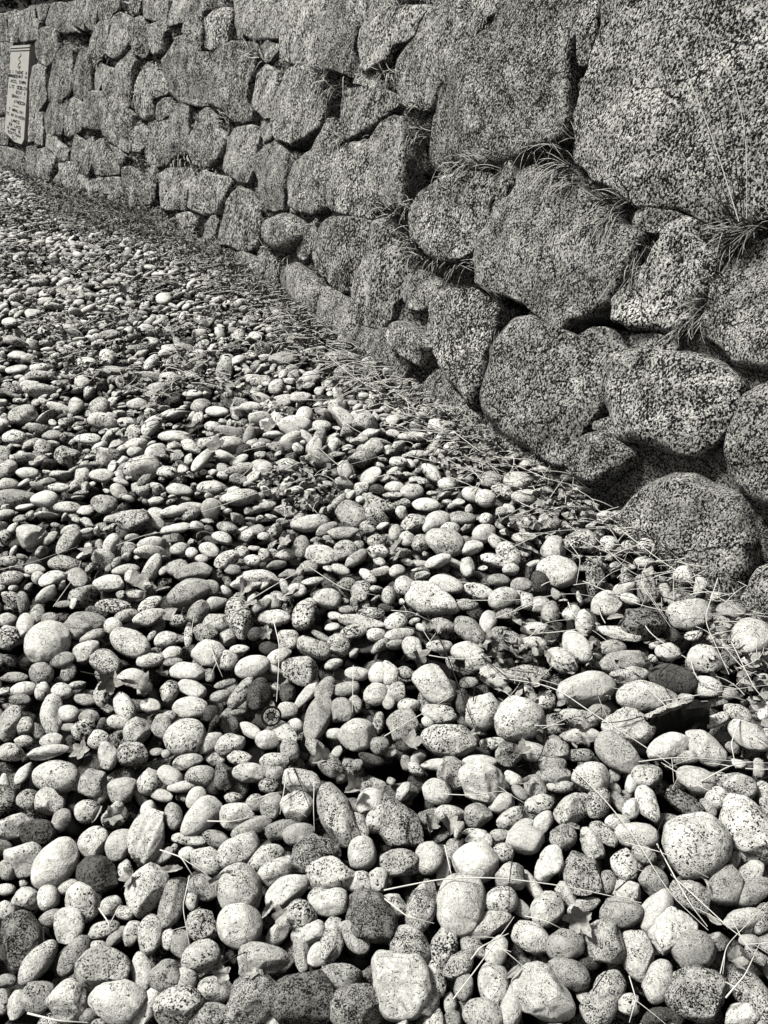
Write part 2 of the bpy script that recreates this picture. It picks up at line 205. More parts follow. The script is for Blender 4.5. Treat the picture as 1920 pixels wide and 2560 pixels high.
8: '''60 240 132 72 -62 M;290 30 70 56 -50 g;420 60 96 86 -70 s;225 105 64 52 -30 s;510 155 52 42 25 s;405 208 56 50 0 g;290 200 60 36 0 s;735 35 80 40 -5 g;900 50 76 62 0 s;765 80 55 26 0 m;655 80 52 42 -50 g;670 160 60 42 15 s;555 215 64 38 30 s;815 165 76 54 25 m;925 155 64 50 80 m;690 235 54 38 60 s;600 250 50 28 10 w;610 308 86 56 -5 w;415 315 62 34 -10 w;395 278 50 16 0 s;500 290 40 28 0 g;398 412 95 80 -10 W;305 350 46 34 90 g;193 385 72 58 70 s;75 415 82 56 -15 g;512 370 45 40 0 m;710 420 68 58 70 s;855 455 112 68 -62 M;770 290 54 50 0 M;895 330 76 40 -60 s;950 285 62 36 -45 m;1008 235 50 34 0 s;1090 287 87 54 -5 s;1040 412 72 50 -65 s;1120 375 56 36 -20 g;1068 70 40 28 90 w;1135 35 60 52 0 m;1140 150 82 42 -65 s;1070 180 46 36 60 s;1290 145 94 44 -30 D;1340 60 76 56 -10 s;1440 130 54 46 -40 s;1400 170 46 24 -50 g;1525 80 76 62 0 m;1340 337 144 130 0 s;1565 272 158 98 -52 s;1515 395 46 26 80 g;1590 450 55 48 -10 s;1605 535 86 52 25 g;1480 515 86 70 75 g;1165 490 60 55 0 g;1325 550 102 56 -35 m;1178 620 94 60 72 w;1050 530 70 42 -25 S;965 490 48 38 90 g;1018 628 95 62 -3 g;545 480 62 58 30 s;505 580 72 62 30 s;330 590 126 97 82 s;165 590 112 60 72 m;40 600 60 46 0 m;705 610 76 66 70 s;790 550 62 34 -45 s;860 595 72 30 18 s;460 675 88 50 25 s;630 730 90 58 -35 s;785 770 76 70 0 g;950 770 92 86 90 M;1095 800 110 62 -72 s;1240 710 106 82 58 s;1330 795 96 86 0 g;1430 750 48 46 0 g;1550 650 88 44 5 s;120 775 98 74 -60 m;258 768 86 56 80 m;385 780 62 40 -60 m;485 795 70 46 70 w;800 890 98 60 -25 g;225 915 78 40 95 s;315 860 74 48 60 m;475 930 98 60 98 s;680 965 132 98 -55 S;550 1030 88 48 85 w;980 950 70 64 60 m;930 1035 96 60 60 g;1180 920 92 62 70 s;1355 970 122 102 -25 M;1585 975 132 62 -55 m;430 1060 84 64 -20 s;170 1005 78 52 70 m;58 920 143 114 95 s;1060 1020 52 48 0 s;1180 1075 72 40 10 d;1545 1080 76 50 0 s;1275 1060 58 38 70 d;880 850 58 28 10 d;345 950 56 40 80 g;1640 650 64 40 80 g'''}
LM = [(8, 1340, 337, 'the huge pitted round cobble'), (8, 1565, 272, 'the huge oblong cobble at the right edge'), (8, 398, 412, 'the bright white round cobble'),
 (8, 330, 590, 'the dotted egg-shaped cobble'), (8, 58, 920, 'the big oval cobble at bottom centre'), (8, 680, 965, 'the notched squarish cobble'),
 (8, 950, 770, 'the coarse-grained round cobble'), (8, 1355, 970, 'the broad dark cobble bottom right'), (7, 1038, 683, 'the ball-round pale cobble'),
 (7, 450, 877, 'the round stained cobble'), (7, 240, 410, 'the patchy white cobble'), (7, 640, 275, 'the tall lumpy cobble'),
 (7, 1455, 195, 'the big ridged oblong cobble'), (7, 1315, 990, 'the large dark angular rock'), (7, 875, 200, 'the kidney-shaped white cobble'),
 (5, 200, 565, 'the smooth pale boulder at left'), (5, 805, 975, 'the large pocked cobble'), (5, 820, 345, 'the brownish blunt cobble'),
 (5, 1375, 885, 'the upright sausage-shaped cobble'), (5, 1300, 685, 'the dark rough round cobble'), (6, 578, 895, 'the large freckled ball cobble'),
 (6, 210, 380, 'the bean-shaped speckled cobble'), (6, 280, 990, 'the finely dotted egg cobble'), (6, 1000, 1030, 'the smooth grey egg cobble'),
 (6, 870, 765, 'the broad white loaf cobble'), (6, 755, 258, 'the round speckled cobble near the wall'), (6, 1590, 540, 'the ball cobble at the right edge'),
 (6, 1130, 795, 'the long flat loaf cobble'), (5, 560, 570, 'the wedge-shaped speckled cobble'), (8, 855, 455, 'the long rough mottled cobble')]

# ---------------------------------------------------------------- wall stones: outlines read off the photograph in crops (x0, y0, scale)
WC = {'A': (0, 0, 3.318), 'B': (400, 0, 3.318), 'C': (800, 0, 3.318), 'D': (400, 400, 3.318), 'E': (800, 400, 3.318),
      'F': (1300, 400, 1.5355), 'H': (1300, 940, 1.5355), 'P': (960, 0, 1.728), 'Q': (960, 640, 1.728), 'X': (0, 0, 1.0)}
WS = '''A 0,130 70,115 60,190 75,340 0,350
A 75,115 160,90 165,140 150,345 80,345
A 165,110 215,90 295,55 300,160 330,190 320,320 190,340 165,300 172,200
A 305,50 415,10 385,120 370,170 330,165
A 420,5 560,0 570,100 600,200 660,260 560,280 480,250 400,230 380,190
A 570,0 700,0 705,120 690,240 620,200 575,110
A 710,0 825,0 800,130 790,250 740,240 705,180
A 0,370 100,380 85,600 60,720 60,800 35,960 0,960
A 0,990 70,980 75,1100 60,1200 0,1200
A 0,1215 60,1225 220,1270 230,1400 200,1440 100,1390 0,1370
A 290,370 330,260 400,230 480,250 490,330 500,400 440,520 400,540 330,510 300,440
A 275,570 320,540 390,560 380,640 390,820 320,910 290,960 245,950 255,800
A 445,560 500,450 570,370 600,430 610,550 612,680 600,760 520,840 430,830 410,720
A 640,500 710,390 740,500 760,560 765,740 700,780 650,850 620,790 620,650
A 750,330 830,200 920,180 900,300 890,440 850,480 780,500 740,440
A 925,190 1000,120 1060,150 1090,200 1085,380 1040,450 960,480 900,440 910,330
A 830,20 990,10 990,90 940,120 920,170 830,190 820,120
A 1075,0 1175,0 1160,120 1090,100
A 1100,190 1170,150 1230,200 1240,420 1200,480 1130,440 1095,350
A 1245,220 1380,180 1400,260 1370,330 1370,440 1280,440 1245,400
A 1190,0 1400,0 1395,180 1300,170 1210,150
B 5,0 370,0 395,60 330,130 250,165 180,185 100,200 10,170
A 365,940 430,860 480,850 560,830 545,930 540,1060 520,1120 400,1110 370,1030
A 300,950 355,940 365,1080 360,1200 300,1180 295,1060
A 580,860 620,815 700,880 690,1000 690,1060 600,1130 555,1120 555,970
A 725,780 850,765 885,810 880,960 840,1080 730,1060 700,1040 705,900
A 800,580 850,540 900,570 940,560 950,650 960,760 950,830 890,800 870,700 850,740 800,770 790,660
A 965,570 1040,510 1100,430 1130,520 1110,640 1100,800 1090,880 1030,890 970,820
A 900,830 960,830 990,900 1080,920 1100,960 1090,1060 1100,1150 1060,1250 960,1190 880,1130 870,1000
A 1130,720 1160,620 1250,540 1330,590 1380,680 1400,780 1300,830 1290,930 1280,1000 1200,980 1150,930 1130,850
A 1310,840 1420,820 1450,900 1410,960 1320,1000 1300,930
A 240,980 290,990 290,1060 285,1160 240,1180
A 390,1130 480,1120 490,1180 570,1240 570,1340 520,1340 450,1260 400,1230
A 600,1200 640,1120 700,1200 760,1140 780,1250 765,1330 720,1440 640,1400 590,1320
A 320,1250 400,1240 460,1300 440,1420 420,1530 380,1540 330,1450
A 230,1230 310,1220 318,1460 290,1480 220,1420
A 450,1500 500,1420 560,1480 620,1560 640,1620 560,1640 490,1600 430,1560
A 800,1180 870,1160 890,1260 980,1310 980,1430 900,1450 800,1440 775,1340
A 910,1200 1010,1250 1060,1300 1020,1400 990,1300
A 1110,1160 1130,1060 1200,1050 1240,1100 1240,1200 1180,1250 1110,1250
A 1250,1030 1400,1000 1390,1200 1365,1370 1240,1370 1220,1260 1250,1150
A 1030,1400 1100,1390 1160,1450 1200,1500 1240,1580 1240,1680 1100,1680 1040,1550
A 1220,1400 1300,1390 1320,1500 1280,1659 1260,1560
A 720,1520 860,1480 870,1600 850,1670 720,1670
A 885,1480 1000,1480 1030,1600 1020,1670 880,1670
A 480,1360 580,1350 640,1410 720,1450 700,1540 640,1560 560,1460 500,1400
B 40,510 110,420 170,320 250,300 290,400 330,450 480,430 470,560 450,640 420,780 400,860 330,870 240,850 160,840 100,770 60,650
B 200,180 360,150 370,260 350,420 300,400 260,290 180,290
B 380,150 450,90 560,70 605,100 600,200 560,330 540,370 430,400 380,390 370,300
B 625,0 1045,0 1020,200 1000,320 900,330 800,320 720,290 640,360 610,350 610,180
B 1065,0 1350,0 1370,100 1360,400 1330,560 1200,540 1080,500 1030,480 1030,300 1050,150
C 65,0 130,0 250,110 340,250 280,400 300,520 340,560 320,600 240,620 180,590 60,560 25,480 50,200
B 480,440 610,370 800,380 820,480 800,560 760,700 740,850 780,900 760,980 700,1010 600,990 560,940 420,870 450,720
B 820,420 900,350 960,370 1000,380 970,440 900,520 850,480
B 820,560 900,560 1000,620 1005,720 980,880 945,970 880,980 830,930 780,870 800,720
B 1080,590 1180,560 1300,620 1320,720 1390,800 1380,920 1340,1060 1200,1140 1110,1190 1000,1150 955,1100 955,980 990,840 1015,680
B 850,1010 940,980 948,1100 930,1160 880,1170 840,1110
B 110,920 190,860 240,900 240,1050 250,1200 240,1270 150,1300 60,1360 45,1270 80,1150 100,1000
B 350,950 420,920 490,990 500,1080 570,1130 530,1250 500,1330 400,1390 300,1360 250,1250 260,1130 300,1080 330,1000
B 640,1080 750,1050 830,1080 800,1230 780,1400 740,1500 700,1510 620,1460 540,1400 540,1280 560,1180
B 800,1310 950,1180 1060,1260 1050,1420 1040,1600 1020,1720 950,1740 870,1700 820,1600 830,1500 790,1400
B 1120,1360 1290,1240 1370,1120 1400,1010 1480,1020 1520,1180 1480,1350 1440,1380 1410,1600 1400,1720 1300,1760 1180,1740 1100,1700 1090,1500
C 240,740 400,730 520,740 640,800 650,880 560,950 500,1020 380,1095 240,1150 190,1090 180,950 200,820
C 170,1300 250,1210 430,1150 460,1350 440,1600 450,1800 300,1780 130,1740 80,1700 90,1500 130,1400
C 455,1160 500,1120 540,1020 600,975 700,1000 720,1150 740,1300 730,1560 720,1730 620,1730 560,1690 480,1600 465,1350
C 370,250 450,190 600,110 750,60 880,20 900,90 830,190 800,300 740,350 650,380 600,500 500,560 450,600 380,560 350,420
C 340,610 420,620 560,700 540,740 400,720 300,700
C 640,520 700,420 790,350 830,230 900,120 980,40 1050,0 1560,0 1480,120 1330,230 1280,330 1270,440 1150,600 1040,700 1000,850 930,900 800,880 680,830 640,700 615,600
C 160,0 860,0 740,50 590,95 440,175 350,230 260,100
P 620,0 845,0 835,170 810,190 800,330 800,480 790,600 640,640 560,680 430,720 310,750 190,700 215,520 250,400 320,290 400,200 500,130
P 870,0 960,0 930,150 890,280 850,280 860,100
P 970,30 1000,0 1800,0 1800,900 1659,930 1560,950 1420,945 1290,905 1160,885 1100,875 1000,800 900,755 830,690 815,620 830,500 860,420 900,330 940,200
E 780,430 800,370 850,290 1000,230 1080,190 1260,130 1420,130 1450,200 1455,330 1400,370 1400,500 1350,640 1320,720 1220,820 1100,850 1000,820 900,740 830,680 780,560
E 1480,60 1600,30 1640,200 1560,290 1490,330 1465,250
X 1252,511 1300,445 1340,425 1400,440 1450,480 1500,520 1550,560 1585,575 1610,590 1600,620 1570,680 1550,720 1530,750 1480,785 1420,800 1400,825 1360,790 1320,755 1260,735 1230,720 1205,700 1195,640 1215,580
F 450,205 480,190 600,205 700,240 690,262 560,280 450,265
F 590,280 660,270 700,330 760,400 760,450 700,560 660,650 600,660 510,640 440,640 380,610 375,580 380,540 420,490 500,400 530,340
F 710,255 830,290 800,400 770,440 740,380 700,320
F 440,672 590,682 600,720 590,740 440,725
F 1050,290 940,320 880,355 830,400 780,470 760,530 740,600 720,680 760,690 800,720 850,780 900,790 960,805 1100,830
Q 480,400 540,320 600,280 660,270 720,310 840,365 900,320 960,310 1000,370 1080,400 1040,440 990,475 950,520 940,640 900,720 840,800 820,900 760,890 680,850 560,770 480,700 455,600 470,500
Q 990,485 1060,435 1150,410 1280,430 1380,440 1480,500 1540,560 1550,640 1530,700 1460,790 1380,860 1320,860 1250,840 1150,800 1050,790 1020,730 985,640 975,550
Q 1510,800 1560,690 1600,600 1800,520 1800,1080 1659,1060 1580,1010 1530,960 1510,880
Q 840,825 880,785 960,765 1040,795 1100,850 1070,900 1020,940 960,990 900,970 850,940 830,890
Q 920,725 1000,700 1025,730 1035,780 960,760 915,750
H 420,520 460,460 520,410 600,385 680,390 740,430 790,450 850,470 890,560 890,650 870,760 860,870 800,900 720,850 600,800 530,720 440,640 400,570
H 900,840 950,740 1100,700 1100,1060 980,1060 900,960
Q 420,760 480,720 560,785 600,845 560,880 480,870 420,820
Q 585,850 650,865 690,920 640,950 580,900
E -20,620 40,540 120,495 300,495 430,530 425,640 375,770 300,940 260,1110 190,1080 100,1010 10,900 -40,800
E 540,490 620,560 660,680 700,850 740,940 700,1130 640,1170 600,1300 520,1395 420,1365 350,1280 280,1160 295,1010 385,830 440,650 480,540
E 750,950 850,930 960,980 1050,1060 1030,1120 930,1205 870,1245 760,1225 710,1170
Q 215,230 260,160 400,150 490,200 520,240 500,330 460,430 440,560 400,650 330,560 290,490 240,400 210,320
Q 75,300 110,290 250,400 190,480 60,370
Q 240,495 300,520 330,600 400,690 410,830 330,830 220,760 150,650 160,580
E 380,1390 520,1430 610,1410 640,1500 700,1620 780,1700 740,1850 600,1850 480,1800 400,1700 330,1560
D 1020,900 1150,870 1300,1000 1335,1100 1315,1250 1280,1380 1180,1330 1060,1270 1020,1130 1010,1000
D 1360,1060 1450,1080 1560,1170 1640,1260 1659,1400 1640,1620 1500,1560 1400,1450 1335,1300
D 870,960 940,900 1005,900 970,1110 880,1130 850,1030
D 600,800 700,770 850,850 900,900 840,970 780,1080 680,1070 600,950 570,870
D 480,640 500,540 600,300 680,240 780,300 830,400 820,560 800,740 740,770 650,730 560,700 490,700
D 900,570 920,510 1060,460 1170,500 1210,560 1200,650 1130,730 1050,760 960,730 910,670
D 1225,570 1300,500 1290,640 1265,760 1220,820 1150,800 1150,735 1205,660
D 260,300 290,170 380,100 490,140 600,150 610,200 560,320 520,440 400,450 300,420 250,380
D 0,130 100,80 270,80 280,180 240,300 230,400 120,410 0,390
D 400,510 470,460 490,530 470,650 500,720 440,820 380,800 390,620
D 820,800 900,760 980,830 960,870 880,900 820,860
D 140,460 230,440 330,470 290,580 200,620 150,570'''
VOIDS = '''F 100,640 180,600 240,575 330,580 380,580 380,640 440,650 430,715 400,665 330,640 270,655 225,690 150,655
B 870,1165 1030,1190 1130,1190 1220,1120 1360,1050 1360,1120 1290,1210 1230,1260 1130,1235 1040,1240 960,1170
C 230,1195 380,1105 510,1035 650,890 600,960 520,1060 400,1130
B 1430,800 1530,760 1500,980 1400,990
E 730,100 900,100 870,260 800,340 740,300
E 950,800 1100,870 1300,900 1480,1050 1530,1180 1659,1250 1500,1500 1430,1600 1480,1300 1440,1150 1290,1010 1100,1000
F 380,440 480,340 500,380 430,470 395,490
F 690,600 740,520 760,540 720,600
P 805,180 860,170 860,300 800,330
A 640,260 750,290 700,380 650,360
A 1060,110 1200,100 1160,150 1080,160
A 1130,960 1250,1020 1420,980 1400,1030 1240,1030 1150,990
A 320,890 390,870 340,930
D 790,390 850,420 830,520
D 480,700 560,700 740,765 640,770 560,740
Q 960,0 1200,-20 1100,110 1050,130'''
MORTAR = '''Q 400,560 460,420 470,600 560,770 820,900 900,720 960,480 1080,400 1250,420 1250,330 1400,300 1560,560 1540,740 1520,900 1659,1300 1300,1500 700,1050 400,760
E 330,1200 700,950 960,1230 1100,1800 300,1500
D 800,700 900,650 1400,1050 1300,1500 600,1100'''
STEMS = {5: '500,140 640,90 880,60|1060,400 1190,320 1330,240 1400,170|1330,230 1480,330 1659,370|905,560 930,640 960,710|1180,460 1210,580 1195,820|1525,660 1522,760 1520,860|350,690 480,720 560,730|0,250 120,220 330,150|1040,420 900,480 760,560|230,410 330,270 350,210',
 6: '190,450 270,610 340,800 430,1030|500,720 740,760 900,870 1100,990 1250,1100|310,375 560,380 830,350 1000,390|0,970 150,880 300,790|480,190 700,80 1000,60 1200,90|790,120 850,200 830,310|860,300 1100,400 1290,440 1659,440|1500,560 1600,760 1659,830|1200,820 1450,780 1659,750|1130,890 1240,830 1400,820|480,460 620,410 750,350|1180,100 1100,300 1240,500|900,100 1060,260 1240,330|560,100 700,90 800,130|1000,60 1180,200 1300,280 1560,440|1100,1080 1300,1060 1659,1080|1300,600 1180,700 1250,820|1440,280 1380,460 1490,700|420,620 560,740 600,760|1540,900 1500,1000 1520,1106|30,420 120,430 200,470|600,560 700,470 900,450',
 7: '820,470 790,600 820,770|1240,10 1210,200|1270,0 1310,100 1345,190|1355,60 1352,160 1357,270|130,620 180,690 230,740|690,350 780,380 830,460|895,225 1000,228 1110,205|120,1060 250,1090 380,1100|430,610 470,670 480,720|1100,140 1180,110 1250,110|840,900 960,850 1060,800',
 8: '0,530 250,480 500,475 800,510 1110,580|820,10 940,120 1080,290 1230,540 1400,700|1180,330 1250,460 1330,600 1400,690|1220,190 1180,280 1200,400 1250,470|1000,530 1110,430 1180,330|300,1000 400,860 520,700 560,640|1240,460 1500,700 1659,800|0,560 100,640 215,670|1450,890 1480,760 1659,570|1200,-20 1400,100 1659,180|220,110 400,120 510,95 620,160|560,370 545,480 540,620|1040,320 1200,360 1400,470|260,330 280,420 300,500|1370,60 1500,-10 1640,-30|610,640 700,660 780,700|1640,850 1560,760 1500,650|1480,1000 1560,900 1620,760|380,830 420,780 540,720|1060,900 1090,1000 1060,1100|900,960 960,870 1030,830',
 4: '240,840 420,890 600,930 830,910|150,740 250,780 350,820|0,755 120,760 300,850|0,640 110,690 240,700|80,860 250,900 420,930|560,900 700,960 900,1010|20,560 120,640 150,700|800,990 900,1050 930,1106|300,760 420,850 500,870|700,940 850,1010 1000,1060|640,1000 760,1060 850,1106',
 3: '870,1106 1150,1010 1400,930 1659,860|660,1070 900,1010 1200,970|855,700 860,760 850,830|345,770 340,850 335,930|1300,620 1480,620 1659,640|1050,840 1200,800 1400,760|1400,420 1520,520 1659,600|900,560 1020,540 1100,470|1100,1106 1300,1060 1500,980|480,900 600,880 740,870|180,150 300,130 420,160|560,560 700,600 820,570|1350,350 1480,420 1620,470'}
LEAVES = {5: '745 440 50;585 315 60;1270 345 55;1230 130 45;1085 400 42;470 735 60;610 755 55;1390 1075 60;1150 520 40;390 160 45;1060 330 50;560 740 40;350 1030 50;700 700 40;180 90 30',
 7: '960 475 60;740 440 48;490 205 50;1530 95 60;560 470 50;1210 640 45;420 200 40;1160 610 40;1090 900 40;960 890 45',
 8: '840 650 80;190 240 55;285 245 55;800 290 45;1520 820 70;1430 665 40;610 60 42;260 30 40;560 880 40;1390 490 32;820 250 30',
 6: '110 1000 60;590 1040 55;410 940 50;230 490 52;60 150 55;150 620 48;560 610 50;1130 650 40;870 980 40;640 740 40;1000 450 36;1260 840 45',
 3: '750 850 60;830 740 50;940 830 60;410 540 45;1270 520 30;560 520 40;1000 640 40;300 920 50;1170 740 45;250 460 40;540 150 40;1240 370 40'}
TUFTS = '''452 395 75 -20 1.0;520 420 60 -30 .8;569 301 55 90 .8;822 208 75 250 1.1;800 185 50 180 .8;969 181 60 240 .9;641 136 60 130 .7;1222 60 60 240 .9;1180 30 55 160 .7;1011 12 60 200 .8;1011 535 85 130 1.1;1041 611 85 150 1.2;1060 640 60 200 .8;1222 407 95 160 1.2;1160 415 70 200 .9;1365 370 90 130 1.2;1405 420 80 180 1.1;1430 455 60 220 .9;1420 340 70 100 .8;1540 510 95 170 1.3;1525 560 75 230 1.1;1570 500 60 130 .8;1593 660 90 230 1.0;1612 620 60 200 .8;1769 765 75 110 1.1;1750 790 70 250 1.0;1786 690 60 130 .8;1853 576 90 170 1.1;1890 570 80 200 1.1;1840 600 60 240 .9;1207 671 60 110 .9;1252 747 60 60 .8;1150 660 60 180 .8;1100 640 50 200 .7;1250 820 45 250 .7;1056 331 55 230 .7;1060 270 50 100 .6;1150 420 60 140 .8;1220 480 50 230 .6;1717 817 55 230 .8;701 650 60 230 .8;680 620 50 100 .6;930 350 40 250 .6;845 345 45 180 .7;855 360 35 320 .6;1018 505 60 160 .8;250 85 30 250 .5;385 160 30 250 .5;250 150 40 200 .6;345 240 35 270 .6'''
SC = 1659 / 960.0
# ================================================================ SETTING
def grid_mesh(name, xs, ys, zf, mat):
    X, Y = np.meshgrid(xs, ys); Z = zf(X, Y); V = np.stack([X, Y, Z], -1).reshape(-1, 3); nx = len(xs)
    i = np.arange(len(ys) - 1)[:, None] * nx + np.arange(nx - 1)[None]; i = i.ravel()
    return mesh_np(name, V, np.stack([i, i + 1, i + nx + 1, i + nx], 1), mat)
def nonuni(a, b, n, p=3.0):
    t = np.linspace(-1, 1, n); return (a + b) / 2 + (b - a) / 2 * np.sign(t) * np.abs(t) ** p
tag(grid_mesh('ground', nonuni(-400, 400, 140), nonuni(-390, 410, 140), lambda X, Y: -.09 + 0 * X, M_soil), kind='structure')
# wall top (retaining wall) and the bank above it
ZT = float(wall_pt(np.array([10.]), np.array([33.]))[0, 2])
yy = np.linspace(-2.5, 23, 120); off = np.array([.22, .5, 1.2, 3, 8, 30]); bz = np.array([ZT - .04, ZT + .12, ZT + .4, ZT + 1.1, ZT + 2.6, ZT + 6])
NH = np.array([.83, .56, 0])
bv = np.array([[wx(y, ZT) + NH[0] * o + .04 * math.sin(y * 3 + o), y + NH[1] * o, z + .08 * math.sin(y * 2.1 + o * 3)] for y in yy for o, z in zip(off, bz)])
i = (np.arange(len(yy) - 1)[:, None] * 6 + np.arange(5)[None]).ravel()
tag(mesh_np('bank', bv, np.stack([i, i + 1, i + 7, i + 6], 1), M_scrub), kind='structure')

# ================================================================ WALL
def crop_px(line, tab=WC):
    k, rest = line.split(' ', 1); x0, y0, s = tab[k]
    P = np.array([[float(c) for c in q.split(',')] for q in rest.split()])
    return k, np.stack([x0 + P[:, 0] / s, y0 + P[:, 1] / s], 1)
def inside(poly, u, v):
    c = np.zeros(u.shape, bool); n = len(poly)
    for a in range(n):
        x1, y1 = poly[a]; x2, y2 = poly[(a + 1) % n]
        if y1 == y2: continue
        c ^= ((y1 > v) != (y2 > v)) & (u < (x2 - x1) * (v - y1) / (y2 - y1) + x1)
    return c
voids = [crop_px(l)[1] for l in VOIDS.strip().split('\n')]
mort = [crop_px(l)[1] for l in MORTAR.strip().split('\n')]
wall = empty('stone_wall', (1.2, 1.7, 0))
tag(wall, 'leaning retaining wall of big rough speckled granite stones along the pebble bed', 'wall')
# core: mortar and packed earth just behind the stones
ys = np.concatenate([np.arange(-2.5, 7, .022), np.arange(7, 13, .04), np.arange(13, 23, .3)]); zs = np.arange(-.15, ZT + .001, .022)
Y, Z = np.meshgrid(ys, zs); X = wx(Y, Z); Pw = np.stack([X, Y, Z], -1).reshape(-1, 3); N = wn(Pw[:, 1], Pw[:, 2])
u, v, dep = proj(Pw); u = np.where(dep < .05, -9999, u)
from mathutils.kdtree import KDTree
kr = np.random.default_rng(77); kp = np.stack([kr.uniform(-2.5, 14, 9000), kr.uniform(-.2, ZT + .1, 9000)], 1); kd = KDTree(len(kp))       # chocking stones and packed rubble
for i_, q_ in enumerate(kp): kd.insert((q_[0] * 1.0, q_[1], 0), i_)
kd.balance(); kh = kr.uniform(0, 1, len(kp)); rub = np.zeros(len(Pw))
for i_, q_ in enumerate(Pw):
    if q_[1] > 14: continue
    f2 = kd.find_n((q_[1], q_[2], 0), 2); rub[i_] = .024 * kh[f2[0][1]] + .05 * max(0, 1 - (f2[1][2] - f2[0][2]) / .018)
depth = .014 + rub + .008 * np.clip(waves(Pw, rng, 16, 5, 40, 1.0), -2, 2) + .01 * np.clip(waves(Pw, rng, 10, 2, 8, 1.0), -1, 2)
mm = np.zeros(len(Pw), bool)
for p in mort: mm |= inside(p, u, v)
ww = mm.reshape(Y.shape).astype(float)
for _ in range(3): ww[1:-1, 1:-1] = (ww[1:-1, 1:-1] * 2 + ww[:-2, 1:-1] + ww[2:, 1:-1] + ww[1:-1, :-2] + ww[1:-1, 2:]) / 6
ww = ww.ravel(); depth = depth * (1 - ww) + ww * (.008 + .35 * depth)
for p in voids: depth = np.where(inside(p, u, v), .42, depth)
Vc = Pw - N * depth[:, None]; nx = len(ys); nz = len(zs)
i = (np.arange(nz - 1)[:, None] * nx + np.arange(nx - 1)[None]).ravel(); Fc = np.stack([i, i + nx, i + nx + 1, i + 1], 1)
Vt = Vc[(nz - 1) * nx:] + NH * .6; ib = len(Vc) + np.arange(nx - 1); it = (nz - 1) * nx + np.arange(nx - 1)
Vc = np.vstack([Vc, Vt]); Fc = np.vstack([Fc, np.stack([it, ib, ib + 1, it + 1], 1)])
dd = np.concatenate([dep, dep[-nx:]])
thr_c = np.concatenate([.47 + .02 * ww, np.full(nx, .5)])
mesh_np('mortar_core', Vc, Fc, M_mortar, dict(tone=np.concatenate([.34 - .08 * ww, np.full(nx, .2)]), thr=thr_c, grain=400 / np.clip(dd, 1.3, 9), seed=3.), wall)

